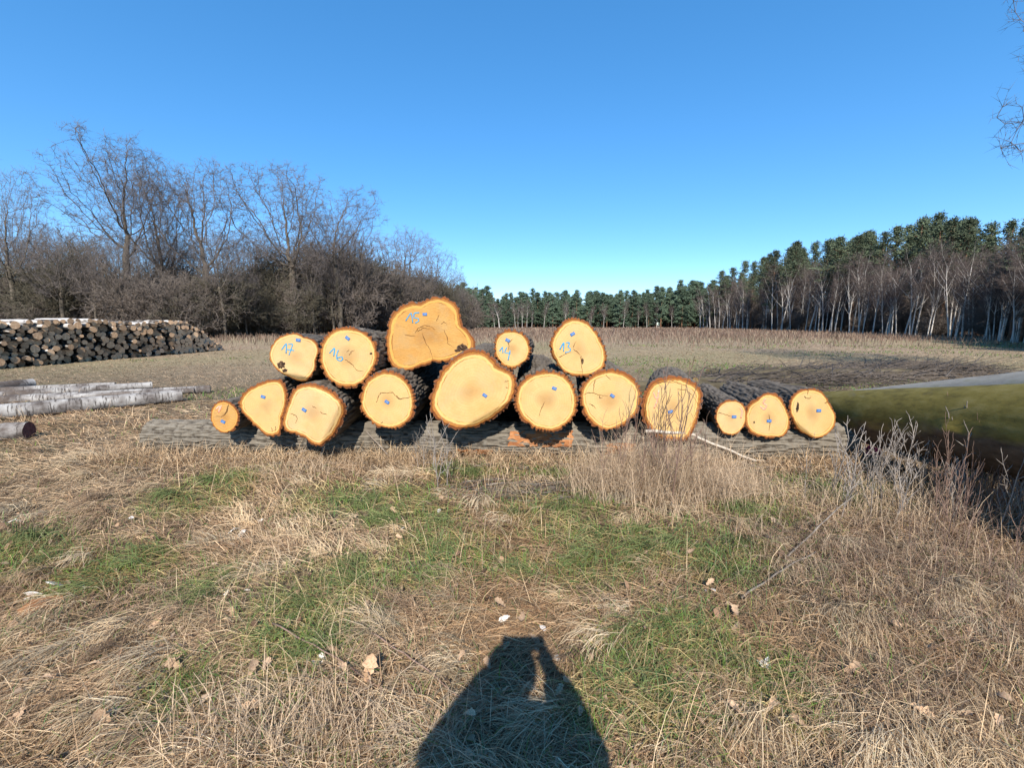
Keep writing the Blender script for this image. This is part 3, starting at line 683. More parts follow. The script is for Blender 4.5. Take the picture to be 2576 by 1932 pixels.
def oak_tpl(seed, bole, rx, cz0, rz_, nl, lean=0.0):
    rg = np.random.default_rng(seed); r = random.Random(seed)
    pts = []
    for k in range(nl):
        a = r.uniform(0, 6.28); q = math.sqrt(r.random()); zz = r.uniform(-.85, .8)
        c = np.array([math.cos(a)*q*rx*.75*math.sqrt(1-zz*zz*.8)+lean, math.sin(a)*q*rx*.75*math.sqrt(1-zz*zz*.8), cz0+zz*rz_*.8])
        lr = r.uniform(.07, .13); m = rg.normal(0, 1, (60, 3)); m /= np.linalg.norm(m, axis=1)[:, None]
        pts.append(c+m*(rg.random((60, 1))**.4)*lr)
    pts = np.concatenate(pts); pts = pts[(pts[:, 2] < .985) & (pts[:, 2] > bole*.85)]; pts = [Vector(p) for p in pts]
    nodes = []; par = []
    z = -.01; p = Vector((0, 0, z))
    while p.z < bole:
        nodes.append(p.copy()); par.append(len(nodes)-2); p = p+Vector((r.gauss(0, .0025)+lean*.03, r.gauss(0, .0025), .028))
    D = .021
    for it in range(90):
        kd = kdtree.KDTree(len(nodes))
        for i, n_ in enumerate(nodes): kd.insert(n_, i)
        kd.balance(); acc = {}
        for q in pts:
            co, i, d = kd.find(q)
            if d < .42: acc.setdefault(i, []).append((q-co).normalized())
        new = []
        for i, l in acc.items():
            v = sum(l, Vector())/len(l)+Vector((r.gauss(0, .15), r.gauss(0, .15), r.gauss(.22, .13)))
            new.append((nodes[i]+v.normalized()*D, i))
        if not new: break
        for n_, i in new: nodes.append(n_); par.append(i)
        kd = kdtree.KDTree(len(new))
        for j, (n_, i) in enumerate(new): kd.insert(n_, j)
        kd.balance(); pts = [q for q in pts if kd.find(q)[2] > .031]
        if len(nodes) > 5200: break
    N = len(nodes); cnt = [0]*N; haschild = [False]*N
    for i in range(N):
        if par[i] >= 0: haschild[par[i]] = True
    for i in range(N-1, -1, -1):
        if not haschild[i]: cnt[i] += 1
        if par[i] >= 0: cnt[par[i]] += cnt[i]
    rad = [.00056*max(1, c)**.565 for c in cnt]
    A, B = TB(), TB()
    for i in range(N):
        j = par[i]
        if j >= 0:
            big = rad[i] > .0028
            (A if big else B).tube([nodes[j], nodes[i]], [min(rad[j], rad[i]*1.35), rad[i]], 6 if rad[i] > .006 else 4 if big else 3, False)
        if rad[i] < .0017 and nodes[i].z > bole:
            for k in range(3 if haschild[i] else 7):
                d = Vector((r.gauss(0, 1), r.gauss(0, 1), r.gauss(.35, .9))).normalized(); L = r.uniform(.014, .042)
                e = nodes[i]+d*L; B.twig(nodes[i], e, .00050)
                for m in range(2):
                    d2 = (d+Vector((r.gauss(0, .7), r.gauss(0, .7), r.gauss(.1, .7)))).normalized(); st_ = nodes[i].lerp(e, r.uniform(.3, .9)); B.twig(st_, st_+d2*L*.6, .00040)
    zz = sorted(v.z for v in B.v)[int(len(B.v)*.9985)]
    for t in (A, B):
        for v in t.v: v *= 1.0/zz
    return (A.mesh('trunk', M['trunk']), B.mesh('crown', M['oaktwigs']))
oaks = [oak_tpl(101, .34, .33, .66, .33, 46), oak_tpl(102, .40, .24, .67, .31, 36), oak_tpl(103, .32, .34, .65, .34, 48, .02), oak_tpl(104, .36, .28, .66, .32, 40, -.02)]
bush = [tree_tpl(200+i, BUSH, M['trunk'], M['twigs'] if i % 2 else M['mosstwigs']) for i in range(4)]
birches = [tree_tpl(300+i, BIRCH, M['birchtrunk'], M['birchtwigs']) for i in range(4)]
birches2 = [tree_tpl(330+i, dict(BIRCH, nch=[(8, 10), (4, 6), (5, 6), 0], r=.15, ratio=[(.26, .42), (.36, .5), (.4, .6), (0, 0)]), M['birchtrunk'], M['birchtwigs']) for i in range(3)]
def pine_tpl(seed, cb, full, mt, nb=62, ts=.012, tp=.8, kn=(18, 26)):
    rg = np.random.default_rng(seed); tb = TB(); r = random.Random(seed)
    pts = [Vector((.012*math.sin(k*2+seed)*k, .012*math.cos(k*1.7+seed)*k, k)) for k in np.linspace(-.01, .97, 9)]
    tb.tube(pts, [.0135*(1-.8*k)+.001 for k in np.linspace(0, 1, 9)], 6)
    Vt = []
    for b in range(nb):
        z = cb+(1-cb)*(b+r.random())/nb; q = (z-cb)/(1-cb)
        L = full*(.25+.75*math.sin(min(1, q*1.7+.25)*PI/2))*(1-q)**tp*r.uniform(.4, 1.3)+.012
        az = r.uniform(0, 6.28); up = -.12+.7*q
        d = Vector((math.cos(az), math.sin(az), up)).normalized(); p0 = Vector((0, 0, z)); p1 = p0+d*L
        tb.tube([p0, p0.lerp(p1, .6)+Vector((0, 0, -.006)), p1], [.0028, .0018, .0008], 3, False)
        for t in np.linspace(.35, 1, max(2, int(L/.03))):
            c = np.array(p0.lerp(p1, float(t))); k = r.randint(*kn)
            cc = c+rg.normal(0, 1, (k, 3))*np.array([.017, .017, .010]); dirn = rg.normal(0, 1, (k, 3)); dirn[:, 2] = np.abs(dirn[:, 2])*.7+.1
            dirn /= np.linalg.norm(dirn, axis=1)[:, None]; s2 = np.cross(dirn, rg.normal(0, 1, (k, 3))); s2 /= np.linalg.norm(s2, axis=1)[:, None]
            ln = rg.uniform(1.0, 2.2, (k, 1))*ts; wd = rg.uniform(.35, .7, (k, 1))*ts
            Vt.append(np.stack([cc-s2*wd, cc+s2*wd, cc+dirn*ln], 1))
    Vt = np.concatenate(Vt).reshape(-1, 3)
    return (tb.mesh('trunk', M['pinetrunk']), mesh_np('crown', Vt, np.arange(len(Vt)).reshape(-1, 3), mt))
pines = [pine_tpl(400+i, .34+.07*i, .215, M['needles'], 84, .0092, 1.05) for i in range(4)]
fpines = [pine_tpl(450+i, .06+.07*i, .20, M['farneedles'], 96, .014, .6) for i in range(4)]
# keep unit-height crowns
def place(kind, tpl, x, y, h, label, group, wx=1.0, rz=None, cat='tree'):
    e = empty(kind, (x, y, hz(x, y)), random.uniform(0, 6.28) if rz is None else rz, (h*wx, h*wx, h))
    for nm, me in zip(('trunk', 'crown'), tpl): obj(nm, me, e)
    return tag(e, label, cat, group)
def at(u, Yd): return (u*K-1288)/F*Yd*1.0
def top_h(v, Yd): return onY(1288, v*K, Yd).z
BARE = 'bare tree in the leafless wood behind the firewood pile'
for i, (u, v, Yd, wx, lab) in enumerate([
    (48, 358, 47, .8, 'slender bare oak rising over the near end of the firewood pile'),
    (288, 300, 51, 1.15, 'tallest bare oak with wide forked crown behind the firewood pile'),
    (372, 348, 58, .85, 'narrow bare oak between two wide-crowned oaks'),
    (460, 342, 55, 1.15, 'fan-shaped bare oak behind the far end of the firewood pile'),
    (640, 350, 62, 1.25, 'broad bare oak with steep limbs above the dark thicket'),
    (738, 398, 65, 1.15, 'bare oak leaning outward at the end of the tall oak row'),
    (872, 488, 92, 1.2, 'dome-crowned bare tree above the ivy-dark thicket'),
    (940, 540, 112, 1.15, 'small round bare tree near the end of the leafless wood'),
    (990, 585, 140, .8, 'last small bare tree where the leafless wood meets the far pines')]):
    place('oak_tree', oaks[i % 4], at(u, Yd), Yd, top_h(v, Yd), lab, 'tall bare oaks of the leafless wood', wx)
rr_ = random.Random(3)
EDGE = [(-75, 46), (-53, 45), (-36, 52), (-23, 70), (-17.5, 100), (-14.5, 130), (-17, 200)]
def edge_pt(t, E):
    f = t*(len(E)-1); i = min(int(f), len(E)-2); f -= i
    return (E[i][0]+(E[i+1][0]-E[i][0])*f, E[i][1]+(E[i+1][1]-E[i][1])*f)
for i in range(46):          # further bare trees behind the edge
    t = (i+rr_.random())/46*.9; x, y = edge_pt(t, EDGE); dpt = rr_.uniform(6, 34)
    x -= dpt*.75; y += dpt*.7
    vv = np.interp(x/y*F/K+1106, [0, 160, 300, 540, 600, 760, 850, 1000], [455, 450, 430, 465, 460, 480, 560, 640])+rr_.uniform(0, 80)
    place('oak_tree' if i % 3 else 'alder_tree', oaks[i % 4], x, y, max(7, top_h(vv, y)), BARE, 'trees inside the leafless wood', rr_.uniform(.75, .95))
for i in range(15):          # smaller trees standing at the very edge
    t = .12+(i+rr_.random())/15*.72; x, y = edge_pt(t, EDGE)
    place('alder_tree', oaks[(i*3+1) % 4], x+rr_.uniform(-2, 1.5), y-rr_.uniform(0, 2.5), rr_.uniform(7.5, 12.5)*(.8+y/250), 'smaller pale-stemmed bare tree at the front edge of the leafless wood', 'smaller trees at the front of the leafless wood', rr_.uniform(.8, 1.0))
for i in range(170):          # thicket at the wood's edge
    t = (i+rr_.random())/170*.96; x, y = edge_pt(t, EDGE); dpt = abs(rr_.gauss(0, 1))*10-.5
    x -= dpt*.7; y += dpt*.7
    vv = np.interp(x/y*F/K+1106, [-200, 0, 160, 300, 400, 560, 700, 770, 860, 960, 1010], [575, 550, 525, 555, 545, 530, 515, 500, 555, 595, 645])+rr_.triangular(-45, 100, 30)
    h = min(max(3.0, top_h(vv, y)), 15)
    place('thicket_shrub', bush[i % 4], x, y, h, 'brown-twigged thicket shrub along the edge of the bare wood' if i % 2 else 'olive-grey mossy thicket shrub along the edge of the bare wood', 'thicket shrubs along the leafless wood', rr_.uniform(.75, 1.15), cat='shrub')
# right-hand pine and birch wood
REDGE = [(30, 22), (39, 31.5), (49, 46), (66, 88), (78, 138), (96, 228)]
def rtop(u): return np.interp(u, [1400, 1480, 1560, 1650, 1720, 1800, 1900, 2000, 2100, 2212, 2400], [630, 612, 590, 562, 525, 520, 505, 475, 488, 478, 470])
for i in range(130):
    t = ((i+rr_.random())/130)**1.0; x, y = edge_pt(t, REDGE); dpt = rr_.uniform(1.0, 20)*(.5+y/120)
    x += dpt; y += dpt*.25
    u = 1106+x/y*F/K; v = rtop(u)+abs(rr_.gauss(0, 1))*22-14
    place('pine_tree', pines[i % 4], x, y, max(6, top_h(v, y)), 'pine with dark green crown in the pine and birch wood beside the field', 'pines of the pine and birch wood', rr_.uniform(.85, 1.2))
for i in range(125):
    t = ((i+rr_.random())/125)**1.1; x, y = edge_pt(t, REDGE); dpt = abs(rr_.gauss(0, 1))*3.2*(.5+y/120)
    x += dpt-.6; y += dpt*.25
    u = 1106+x/y*F/K; v = rtop(u)+rr_.uniform(14, 95)*(1 if u > 1750 else .55)
    place('birch_tree', birches[i % 4], x, y, max(4, top_h(v, y)), 'white-stemmed leafless birch at the edge of the pine and birch wood', 'birches of the pine and birch wood', rr_.uniform(.8, 1.1))
for i in range(54):          # sparse pale birches in front
    t = ((i+rr_.random())/54)**1.25; x, y = edge_pt(t, REDGE); x += rr_.uniform(-.8, 1.2); u = 1106+x/y*F/K; v = rtop(u)+rr_.uniform(10, 80)*(1 if u > 1750 else .55)
    place('birch_tree', birches2[i % 3], x, y, max(4, top_h(v, y)), 'slim pale birch with few white limbs in front of the pine and birch wood', 'slim pale birches in front of the pine and birch wood', rr_.uniform(.8, 1.1))
for i in range(100):          # brushy undergrowth of that wood
    t = (i+rr_.random())/100; x, y = edge_pt(t, REDGE); dpt = rr_.uniform(1, 24)*(.5+y/120); x += dpt; y += dpt*.25
    place('thicket_shrub', bush[(i*2+1) % 4], x, y, (rr_.uniform(2.5, 5) if dpt < 8 else rr_.uniform(5, 9))*(.75+y/150), 'leafless undergrowth shrub among the pines and birches', 'undergrowth of the pine and birch wood', 1.3, cat='shrub')
for i in range(200):          # far wall of pines
    x = -32+168*(i+rr_.random()*.9)/200; y = 242+rr_.uniform(0, 40); u = 1106+x/y*F/K
    v = np.interp(u, [970, 1010, 1060, 1300, 1440, 1500], [610, 622, 645, 640, 632, 615])+rr_.gauss(0, 9)
    place('pine_tree', fpines[i % 4], x, y, top_h(v, y), 'pine in the far green wall closing off the field', 'far pines across the field', rr_.uniform(.9, 1.25))
for i in range(46):          # undergrowth at the foot of the far pines
    x = -32+175*(i+rr_.random())/46; y = 268+rr_.uniform(0, 8)
    place('thicket_shrub', bush[i % 4], x, y, rr_.uniform(5, 8), 'leafless undergrowth shrub at the foot of the far pines', 'undergrowth of the far pines', 1.6, cat='shrub')
for i, (u, v, Yd, lab, wx) in enumerate([(1079, 634, 215, 'white forked birch standing alone before the far pines', 1.5), (1113, 648, 222, 'first of the slim white birches beside the forked birch', .8),
                    (1128, 645, 226, 'middle slim white birch beside the forked birch', .8), (1138, 644, 224, 'tallest slim white birch beside the forked birch', .9)]):
    place('birch_tree', birches[i % 4], at(u, Yd), Yd, top_h(v, Yd), lab, 'birches before the far pines', wx)
for i in range(16):
    x = -20+112*(i+rr_.random())/16; y = 238+rr_.uniform(0, 9)
    place('birch_tree', birches[i % 4], x, y, rr_.uniform(11, 17), 'thin leafless birch standing along the foot of the far pine wall', 'thin birches along the far pines', .9)
# overhanging tree whose branch tips reach into the picture
place('oak_tree', oaks[2], 15.9, 10.2, 13.0, 'near bare tree whose branch tips reach in above the beech trunks', None, 1.0, rz=.6)

# ------------------------------------------------------------------ grasses
def blades(x, y, ang, el0, el1, ln, wd, col, segs=2, z0=0.0):
    n = len(x); P = np.stack([x, y, H(x, y)+z0], -1)
    hd = np.stack([np.cos(ang), np.sin(ang), np.zeros(n)], -1)
    roll = RNG.uniform(-.7, .7, n); sd_ = np.stack([-np.sin(ang)*np.cos(roll), np.cos(ang)*np.cos(roll), np.sin(roll)], -1)
    V = np.zeros((n, segs+1, 2, 3)); 
    for k in range(segs+1):
        wk = wd*(1-.75*(k/segs)**1.5)
        V[:, k, 0] = P-sd_*wk[:, None]*.5; V[:, k, 1] = P+sd_*wk[:, None]*.5
        if k < segs:
            e = el0+(el1-el0)*(k/(max(1, segs-1)))
            P = P+(hd*np.cos(e)[:, None]+np.array([0, 0, 1])*np.sin(e)[:, None])*(ln/segs)[:, None]
            P[:, 2] = np.maximum(P[:, 2], H(P[:, 0], P[:, 1])+.004)
    b = np.arange(n)[:, None]*(segs+1)*2
    fs = [np.stack([b[:, 0]+2*k, b[:, 0]+2*k+1, b[:, 0]+2*k+3, b[:, 0]+2*k+2], -1) for k in range(segs)]
    return V.reshape(-1, 3), np.concatenate(fs), np.repeat(col, (segs+1)*2, axis=0)
def build_blades(name, parts, label, cat):
    Vs, Fs, Cs, off = [], [], [], 0
    for V, Fq_, C in parts: Vs.append(V); Fs.append(Fq_+off); Cs.append(C); off += len(V)
    o = obj(name, mesh_np(name, np.concatenate(Vs), np.concatenate(Fs), M['grass'], False, np.concatenate(Cs)))
    return tag(o, label, cat, kind='stuff')
GP = [(700, 1290, .32, .16), (860, 1235, .45, .12), (960, 1225, .3, .1), (1190, 1100, .45, .16), (1255, 1095, .3, .2), (410, 1085, .3, .2), (250, 1235, .25, .12), (30, 1195, .4, .2), (1520, 1200, .4, .2),
      (1420, 1180, .3, .15), (1280, 1240, .25, .12), (690, 1380, .18, .16), (1620, 1100, .3, .2), (1180, 1015, .5, .15), (1000, 1018, .35, .12), (1980, 1060, .5, .15), (1760, 1050, .35, .15), (960, 1170, .35, .12),
      (1390, 1440, .2, .1), (1500, 1380, .2, .12), (400, 1500, .12, .08), (640, 1350, .16, .12), (1230, 1160, .3, .1), (900, 1120, .4, .12), (480, 1040, .3, .2), (1560, 1230, .25, .1), (780, 1290, .2, .1), (1440, 1520, .15, .1), (1300, 1500, .1, .1), (1680, 1480, .12, .1),
      (830, 1085, .5, .15), (740, 1085, .4, .2), (1330, 1210, .3, .12), (1100, 1230, .35, .08)]
GPW = [(gd(a, b), sx*1.3, sy*2.4) for a, b, sx, sy in GP]
def green(x, y):
    g = np.zeros_like(x)
    for p, sx, sy in GPW: g = np.maximum(g, np.exp(-((x-p.x)/sx)**2-((y-p.y)/sy)**2))
    n = fbm2(x*1.7, y*1.7, 31, 3)
    return np.clip(g*.95*(.45+n) + np.clip((n-.56)*2.2, 0, .5), 0, 1)
def sample(n, ya, yb, pw):
    u = RNG.random(n)
    k = 1-pw
    y = (ya**k+(yb**k-ya**k)*u)**(1/k) if abs(k) > 1e-6 else ya*(yb/ya)**u
    x = (RNG.random(n)*2-1)*(1.28*y+.7)
    return x, y
def clear(x, y):               # not inside logs or the stack
    return ~((np.abs(x+.2) < 4.1) & (y > 4.66) & (y < 7.3)) & ~((x > 3.3) & (x < 5.2) & (y > 4.3) & (y < 9))
PAL = np.array([(.43, .325, .20), (.36, .265, .16), (.50, .395, .26), (.28, .195, .12), (.33, .255, .165), (.20, .135, .085), (.40, .325, .22)])
def straw_col(n, x=None, y=None):
    c = PAL[RNG.integers(0, len(PAL), n)]*RNG.uniform(.85, 1.75, (n, 1))*np.array([1.05, .98, .93])
    if x is not None:
        t = np.clip((fbm2(x*.8+9, y*.8, 77, 3)-.40)*3.5, 0, 1)[:, None]
        c = c*(1-t)+c*np.array([.70, .62, .56])*t
        c = np.where((green(x, y)[:, None] > .45), c*np.array([.92, 1.0, .80]), c)
    return c
def green_col(n): return np.array([(.14, .215, .055)])*RNG.uniform(.6, 1.3, (n, 1))*np.stack([RNG.uniform(.75, 1.35, n), np.ones(n), RNG.uniform(.6, 1.6, n)], -1)
BP = [gd(*p) for p in ((230, 1150), (150, 1140), (1690, 1130), (1080, 1050), (420, 1280), (780, 1120), (1720, 1250), (960, 1470), (300, 1330), (2150, 1240), (60, 1100), (860, 1050), (1880, 1420), (1250, 1040))]
def bare(x, y):
    b = np.clip((fbm2(x*2.3+40, y*2.3, 19, 3)-.58)*6, 0, .75)
    for p in BP: b = np.maximum(b, .85*np.exp(-((x-p.x)/.28)**2-((y-p.y)/.13)**2))
    return b
parts = []
def flow(x, y): return fbm2(x*.55, y*.55, 51, 2)*9.0
# litter
x, y = sample(55000, .8, 8, 1.2); n = len(x)
parts.append(blades(x, y, RNG.uniform(0, 6.28, n), RNG.uniform(0, .35, n), RNG.uniform(-.3, .2, n), RNG.uniform(.04, .12, n), np.maximum(.0035, .0016*y), straw_col(n, x, y)*.72, 1, .004))
# matted straw
x, y = sample(138000, .75, 8.5, 1.25); cl = clear(x, y) & (RNG.random(len(x)) > .45*green(x, y)) & (RNG.random(len(x)) > bare(x, y)); x, y = x[cl], y[cl]; n = len(x)
tuss = fbm2(x*1.3+5, y*1.3, 15, 2); lift = np.clip((tuss-.45)*3, 0, 1)
parts.append(blades(x, y, flow(x, y)+RNG.normal(0, .75, n), RNG.uniform(.02, .35, n)+lift*RNG.uniform(0, .75, n), RNG.uniform(-.55, .12, n), RNG.uniform(.10, .30, n)*(.75+.5*lift), np.maximum(.0028, .0013*y)*RNG.uniform(.7, 1.4, n), straw_col(n, x, y), 2, RNG.uniform(.002, .035, n)))
# matted tufts that droop over
tx, ty = sample(420, 1.1, 5.2, .7); cl = clear(tx, ty); tx, ty = tx[cl], ty[cl]; m_ = len(tx); per = 75
ta = flow(tx, ty); tl = RNG.uniform(.6, 1.25, m_); tc = PAL[RNG.integers(0, len(PAL), m_)]*RNG.uniform(.9, 1.75, (m_, 1)); gr = green(tx, ty) > .5
tc[gr] = np.array([.17, .20, .075])*RNG.uniform(.8, 1.3, (gr.sum(), 1))
x = np.repeat(tx, per)+RNG.normal(0, .045, m_*per); y = np.repeat(ty, per)+RNG.normal(0, .03, m_*per); n = len(x)
parts.append(blades(x, y, np.repeat(ta, per)+RNG.normal(0, .55, n), RNG.uniform(.5, 1.2, n), RNG.uniform(-1.0, -.2, n), RNG.uniform(.12, .28, n)*np.repeat(tl, per), np.maximum(.0030, .0014*y), np.repeat(tc, per, axis=0)*RNG.uniform(.75, 1.2, (n, 1)), 3))
# standing dry wisps
x, y = sample(9000, 1.2, 9, .8); cl = clear(x, y) & (RNG.random(len(x)) < .2+.8*(fbm2(x*.9, y*.9, 88, 2) > .55)); x, y = x[cl], y[cl]; n = len(x)
parts.append(blades(x, y, RNG.uniform(0, 6.28, n), RNG.uniform(.8, 1.45, n), RNG.uniform(-.2, 1.0, n), RNG.uniform(.12, .34, n), np.maximum(.0024, .0011*y), straw_col(n)*1.05, 3))
# middle distance and beyond
x, y = sample(62000, 8, 34, 1.1); cl = clear(x, y); x, y = x[cl], y[cl]; n = len(x)
gm = np.clip((fbm2(x*.16, y*.16, 61, 3)-.5)*5, 0, 1)[:, None]
parts.append(blades(x, y, flow(x*.3, y*.3)+RNG.normal(0, 1.2, n), RNG.uniform(.05, .7, n), RNG.uniform(-.4, .2, n), RNG.uniform(.06, .17, n), .0011*y, (straw_col(n)*.36+np.array([.31, .225, .155])*.55)*(1-.6*gm)+np.array([.17, .18, .07])*.6*gm*RNG.uniform(.7, 1.2, (n, 1)), 2))
build_blades('dry_grass', parts, 'matted dry straw-coloured grass covering the meadow', 'grass')
# green grass
parts = []
x, y = sample(150000, .8, 8.5, 1.2); g_ = green(x, y); cl = clear(x, y) & (RNG.random(len(x)) < g_**1.3*.85+.03); x, y = x[cl], y[cl]; n = len(x)
parts.append(blades(x, y, RNG.uniform(0, 6.28, n), RNG.uniform(.5, 1.35, n), RNG.uniform(-.3, .8, n), RNG.uniform(.05, .14, n), np.maximum(.0030, .0014*y), green_col(n), 2, .01))
x, y = sample(30000, 8.5, 40, 1.0); gm = fbm2(x*.16, y*.16, 61, 3); cl = clear(x, y) & (gm > .54); x, y = x[cl], y[cl]; n = len(x)
parts.append(blades(x, y, RNG.uniform(0, 6.28, n), RNG.uniform(.4, 1.3, n), RNG.uniform(0, .8, n), RNG.uniform(.06, .14, n), .0016*y, green_col(n)*.9, 2))
build_blades('green_grass', parts, 'patches of fresh green grass among the dry straw', 'grass')
# tall weeds over the far field
x, y = sample(76000, 26, 245, .75)
keep = (x > np.interp(y, [30, 52, 70, 100, 130, 250], [-38, -34, -22, -16, -13, -16])) & (x < np.interp(y, [22, 31.5, 46, 88, 138, 228], [29, 38, 48, 65, 77, 95])) & (RNG.random(len(x)) < np.clip((y-26+14*(fbm2(x*.06, y*.06, 4)-.5))/26, .03, 1))
x, y = x[keep], y[keep]; n = len(x)
wc = np.array([(.22, .145, .105), (.28, .195, .14), (.17, .11, .08), (.33, .255, .18)])[RNG.integers(0, 4, n)]*RNG.uniform(.75, 1.1, (n, 1))
build_blades('field_weeds', [blades(x, y, RNG.uniform(0, 6.28, n), RNG.uniform(.9, 1.5, n), RNG.uniform(.5, 1.4, n), RNG.uniform(.25, .75, n), .0013*y, wc, 2)], 'reddish-brown dead weeds standing across the open field', 'weeds')
# tall dry clump before the stack
parts = []
for (u, v, sx, sy, n, h) in [(1400, 1062, .30, .16, 1500, .50), (1330, 1070, .22, .15, 700, .40), (1500, 1078, .26, .16, 1100, .45), (1450, 1040, .3, .15, 700, .62), (820, 1010, .5, .12, 600, .22), (1420, 1050, .35, .12, 1500, .55), (1540, 1075, .2, .12, 700, .4), (640, 1030, .35, .12, 350, .28),
                          (1800, 1090, .35, .2, 500, .3), (2080, 1120, .5, .25, 900, .45), (2180, 1090, .3, .2, 500, .6), (600, 1590, .25, .10, 700, .20), (700, 1640, .25, .08, 600, .18)]:
    p = gd(u, v); x = RNG.normal(p.x, sx, n); y = RNG.normal(p.y, sy, n)
    parts.append(blades(x, y, RNG.uniform(0, 6.28, n), RNG.uniform(.9, 1.5, n), RNG.uniform(-.1, 1.2, n), RNG.uniform(.4, 1.1, n)*h, np.full(n, .0036), np.array([(.56, .44, .31)])*RNG.uniform(.6, 1.15, (n, 1))*np.array([(1, .95, .9)]), 3))
n = 7500; x = RNG.uniform(-4.6, 3.9, n); y = 4.50-.045*x+RNG.normal(0, .09, n); kp = fbm2(x*1.6, y*1.6, 42, 2) > .40; x, y = x[kp], y[kp]; n = len(x)
parts.append(blades(x, y, RNG.uniform(0, 6.28, n), RNG.uniform(.4, 1.45, n), RNG.uniform(-.5, .9, n), RNG.uniform(.10, .34, n)*(.6+.8*fbm2(x*2.2, y*2.2, 93, 2)), np.full(n, .0050), straw_col(n), 3))
build_blades('tall_dry_grass', parts, 'tall dry grass clumps standing in front of the log stack', 'grass')

# red-brown dead weeds on the rough ground by the beech trunks
parts = []
for (u, v, sx, sy, n, h) in [(2000, 1180, .5, .25, 2600, .26), (2150, 1250, .35, .25, 2200, .26), (1820, 1230, .35, .2, 1500, .2), (2120, 1400, .3, .2, 1800, .18), (1700, 1180, .25, .15, 900, .18), (1950, 1330, .3, .2, 1400, .16), (2200, 1130, .3, .2, 1500, .4),
                             (200, 1150, .3, .1, 700, .10), (450, 1290, .3, .12, 900, .10), (260, 1330, .2, .1, 600, .09), (1000, 1045, .6, .08, 900, .12), (1950, 1560, .25, .1, 900, .12)]:
    n = int(n*.5); p = gd(u, v); x = RNG.normal(p.x, sx*1.15, n); y = RNG.normal(p.y, sy*1.15, n)
    parts.append(blades(x, y, RNG.uniform(0, 6.28, n), RNG.uniform(.1, 1.4, n), RNG.uniform(-.5, 1.0, n), RNG.uniform(.35, 1.1, n)*h, np.maximum(.003, .0013*y), np.where(RNG.random((n, 1)) < .6, np.array([(.25, .165, .115)]), np.array([(.40, .30, .20)]))*RNG.uniform(.5, 1.25, (n, 1)), 2, RNG.uniform(0, .05, n)))
build_blades('dead_weeds', parts, 'tangled red-brown dead weeds on the rough ground by the beech trunks', 'weeds')
# leaf litter, crumbs of bark and leaf
x, y = sample(5200, .9, 6, 1.0); k_ = fbm2(x*1.1+3, y*1.1, 23, 3) > .45; x, y = x[k_], y[k_]; n = len(x); x = np.clip(x, -7, 7)
a = RNG.uniform(0, 6.28, n); sz = RNG.uniform(.006, .024, n); ti = RNG.normal(0, .45, (n, 2)); P0 = np.stack([x, y, H(x, y)+RNG.uniform(.01, .05, n)], -1)
ex = np.stack([np.cos(a), np.sin(a), ti[:, 0]], -1)*sz[:, None]; ey = np.stack([-np.sin(a), np.cos(a), ti[:, 1]], -1)*(sz*RNG.uniform(.35, .8, n))[:, None]
up_ = np.array([0, 0, 1.])*(sz*RNG.uniform(-.1, .5, n))[:, None]
LV = np.stack([P0-ex, P0-ex*.1-ey+up_, P0+ex*.5-ey*.7+up_*.6, P0+ex, P0+ex*.3+ey+up_, P0-ex*.5+ey*.8+up_*.7, P0], 1).reshape(-1, 3); b = np.arange(n)*7
LF = np.concatenate([np.stack([b+6, b+i, b+(i+1) % 6], -1) for i in range(6)])
lc = np.array([(.36, .23, .14), (.24, .145, .09), (.32, .22, .14), (.14, .085, .055), (.40, .29, .20)])[RNG.integers(0, 5, n)]*RNG.uniform(.7, 1.2, (n, 1))
tag(obj('leaf_litter', mesh_np('leaf_litter', LV, LF, M['grass'], False, np.repeat(lc, 7, axis=0))), 'crumbled brown leaf litter scattered through the straw', 'leaf litter', kind='stuff')

# ------------------------------------------------------------------ bare saplings and weed stems in front of the logs
SAP = dict(max=2, segs=[7, 4, 3], wob=[.05, .10, .14], trop=[.05, .12, .08], end=[.35, .4, .5], rmin=.0036, split=1, lean=.12,
           sides=[5, 4, 3], nch=[(8, 11), (3, 5), 0], t0=[.30, .25, 0], ang=[(.45, .8), (.45, .9), (0, 0)], ratio=[(.22, .42), (.25, .45), (0, 0)], rr=[.6, .6, .5], L=1.0, r=.0115)
saps = [tree_tpl(500+i, SAP, M['sapling'], M['sapling']) for i in range(5)]
rsaps = [tree_tpl(520+i, dict(SAP, nch=[(5, 8), (2, 4), 0], r=.0075, rmin=.0026, ang=[(.3, .6), (.3, .7), (0, 0)]), M['redsap'], M['redsap']) for i in range(4)]
def sap(tpl, u, v, vt, label, group, wx=.9, name='bare_sapling'):
    p = gd(u, v); h = max(.25, top_h(vt, p.y)-hz(p.x, p.y))
    e = empty(name, (p.x, p.y, hz(p.x, p.y)), random.uniform(0, 6.28), (h*wx, h*wx, h))
    for nm, me in zip(('stem', 'twigs'), tpl): obj(nm, me, e)
    tag(e, label, 'sapling', group)
SL = 'grey leafless sapling standing in front of the moss-green beech trunk'
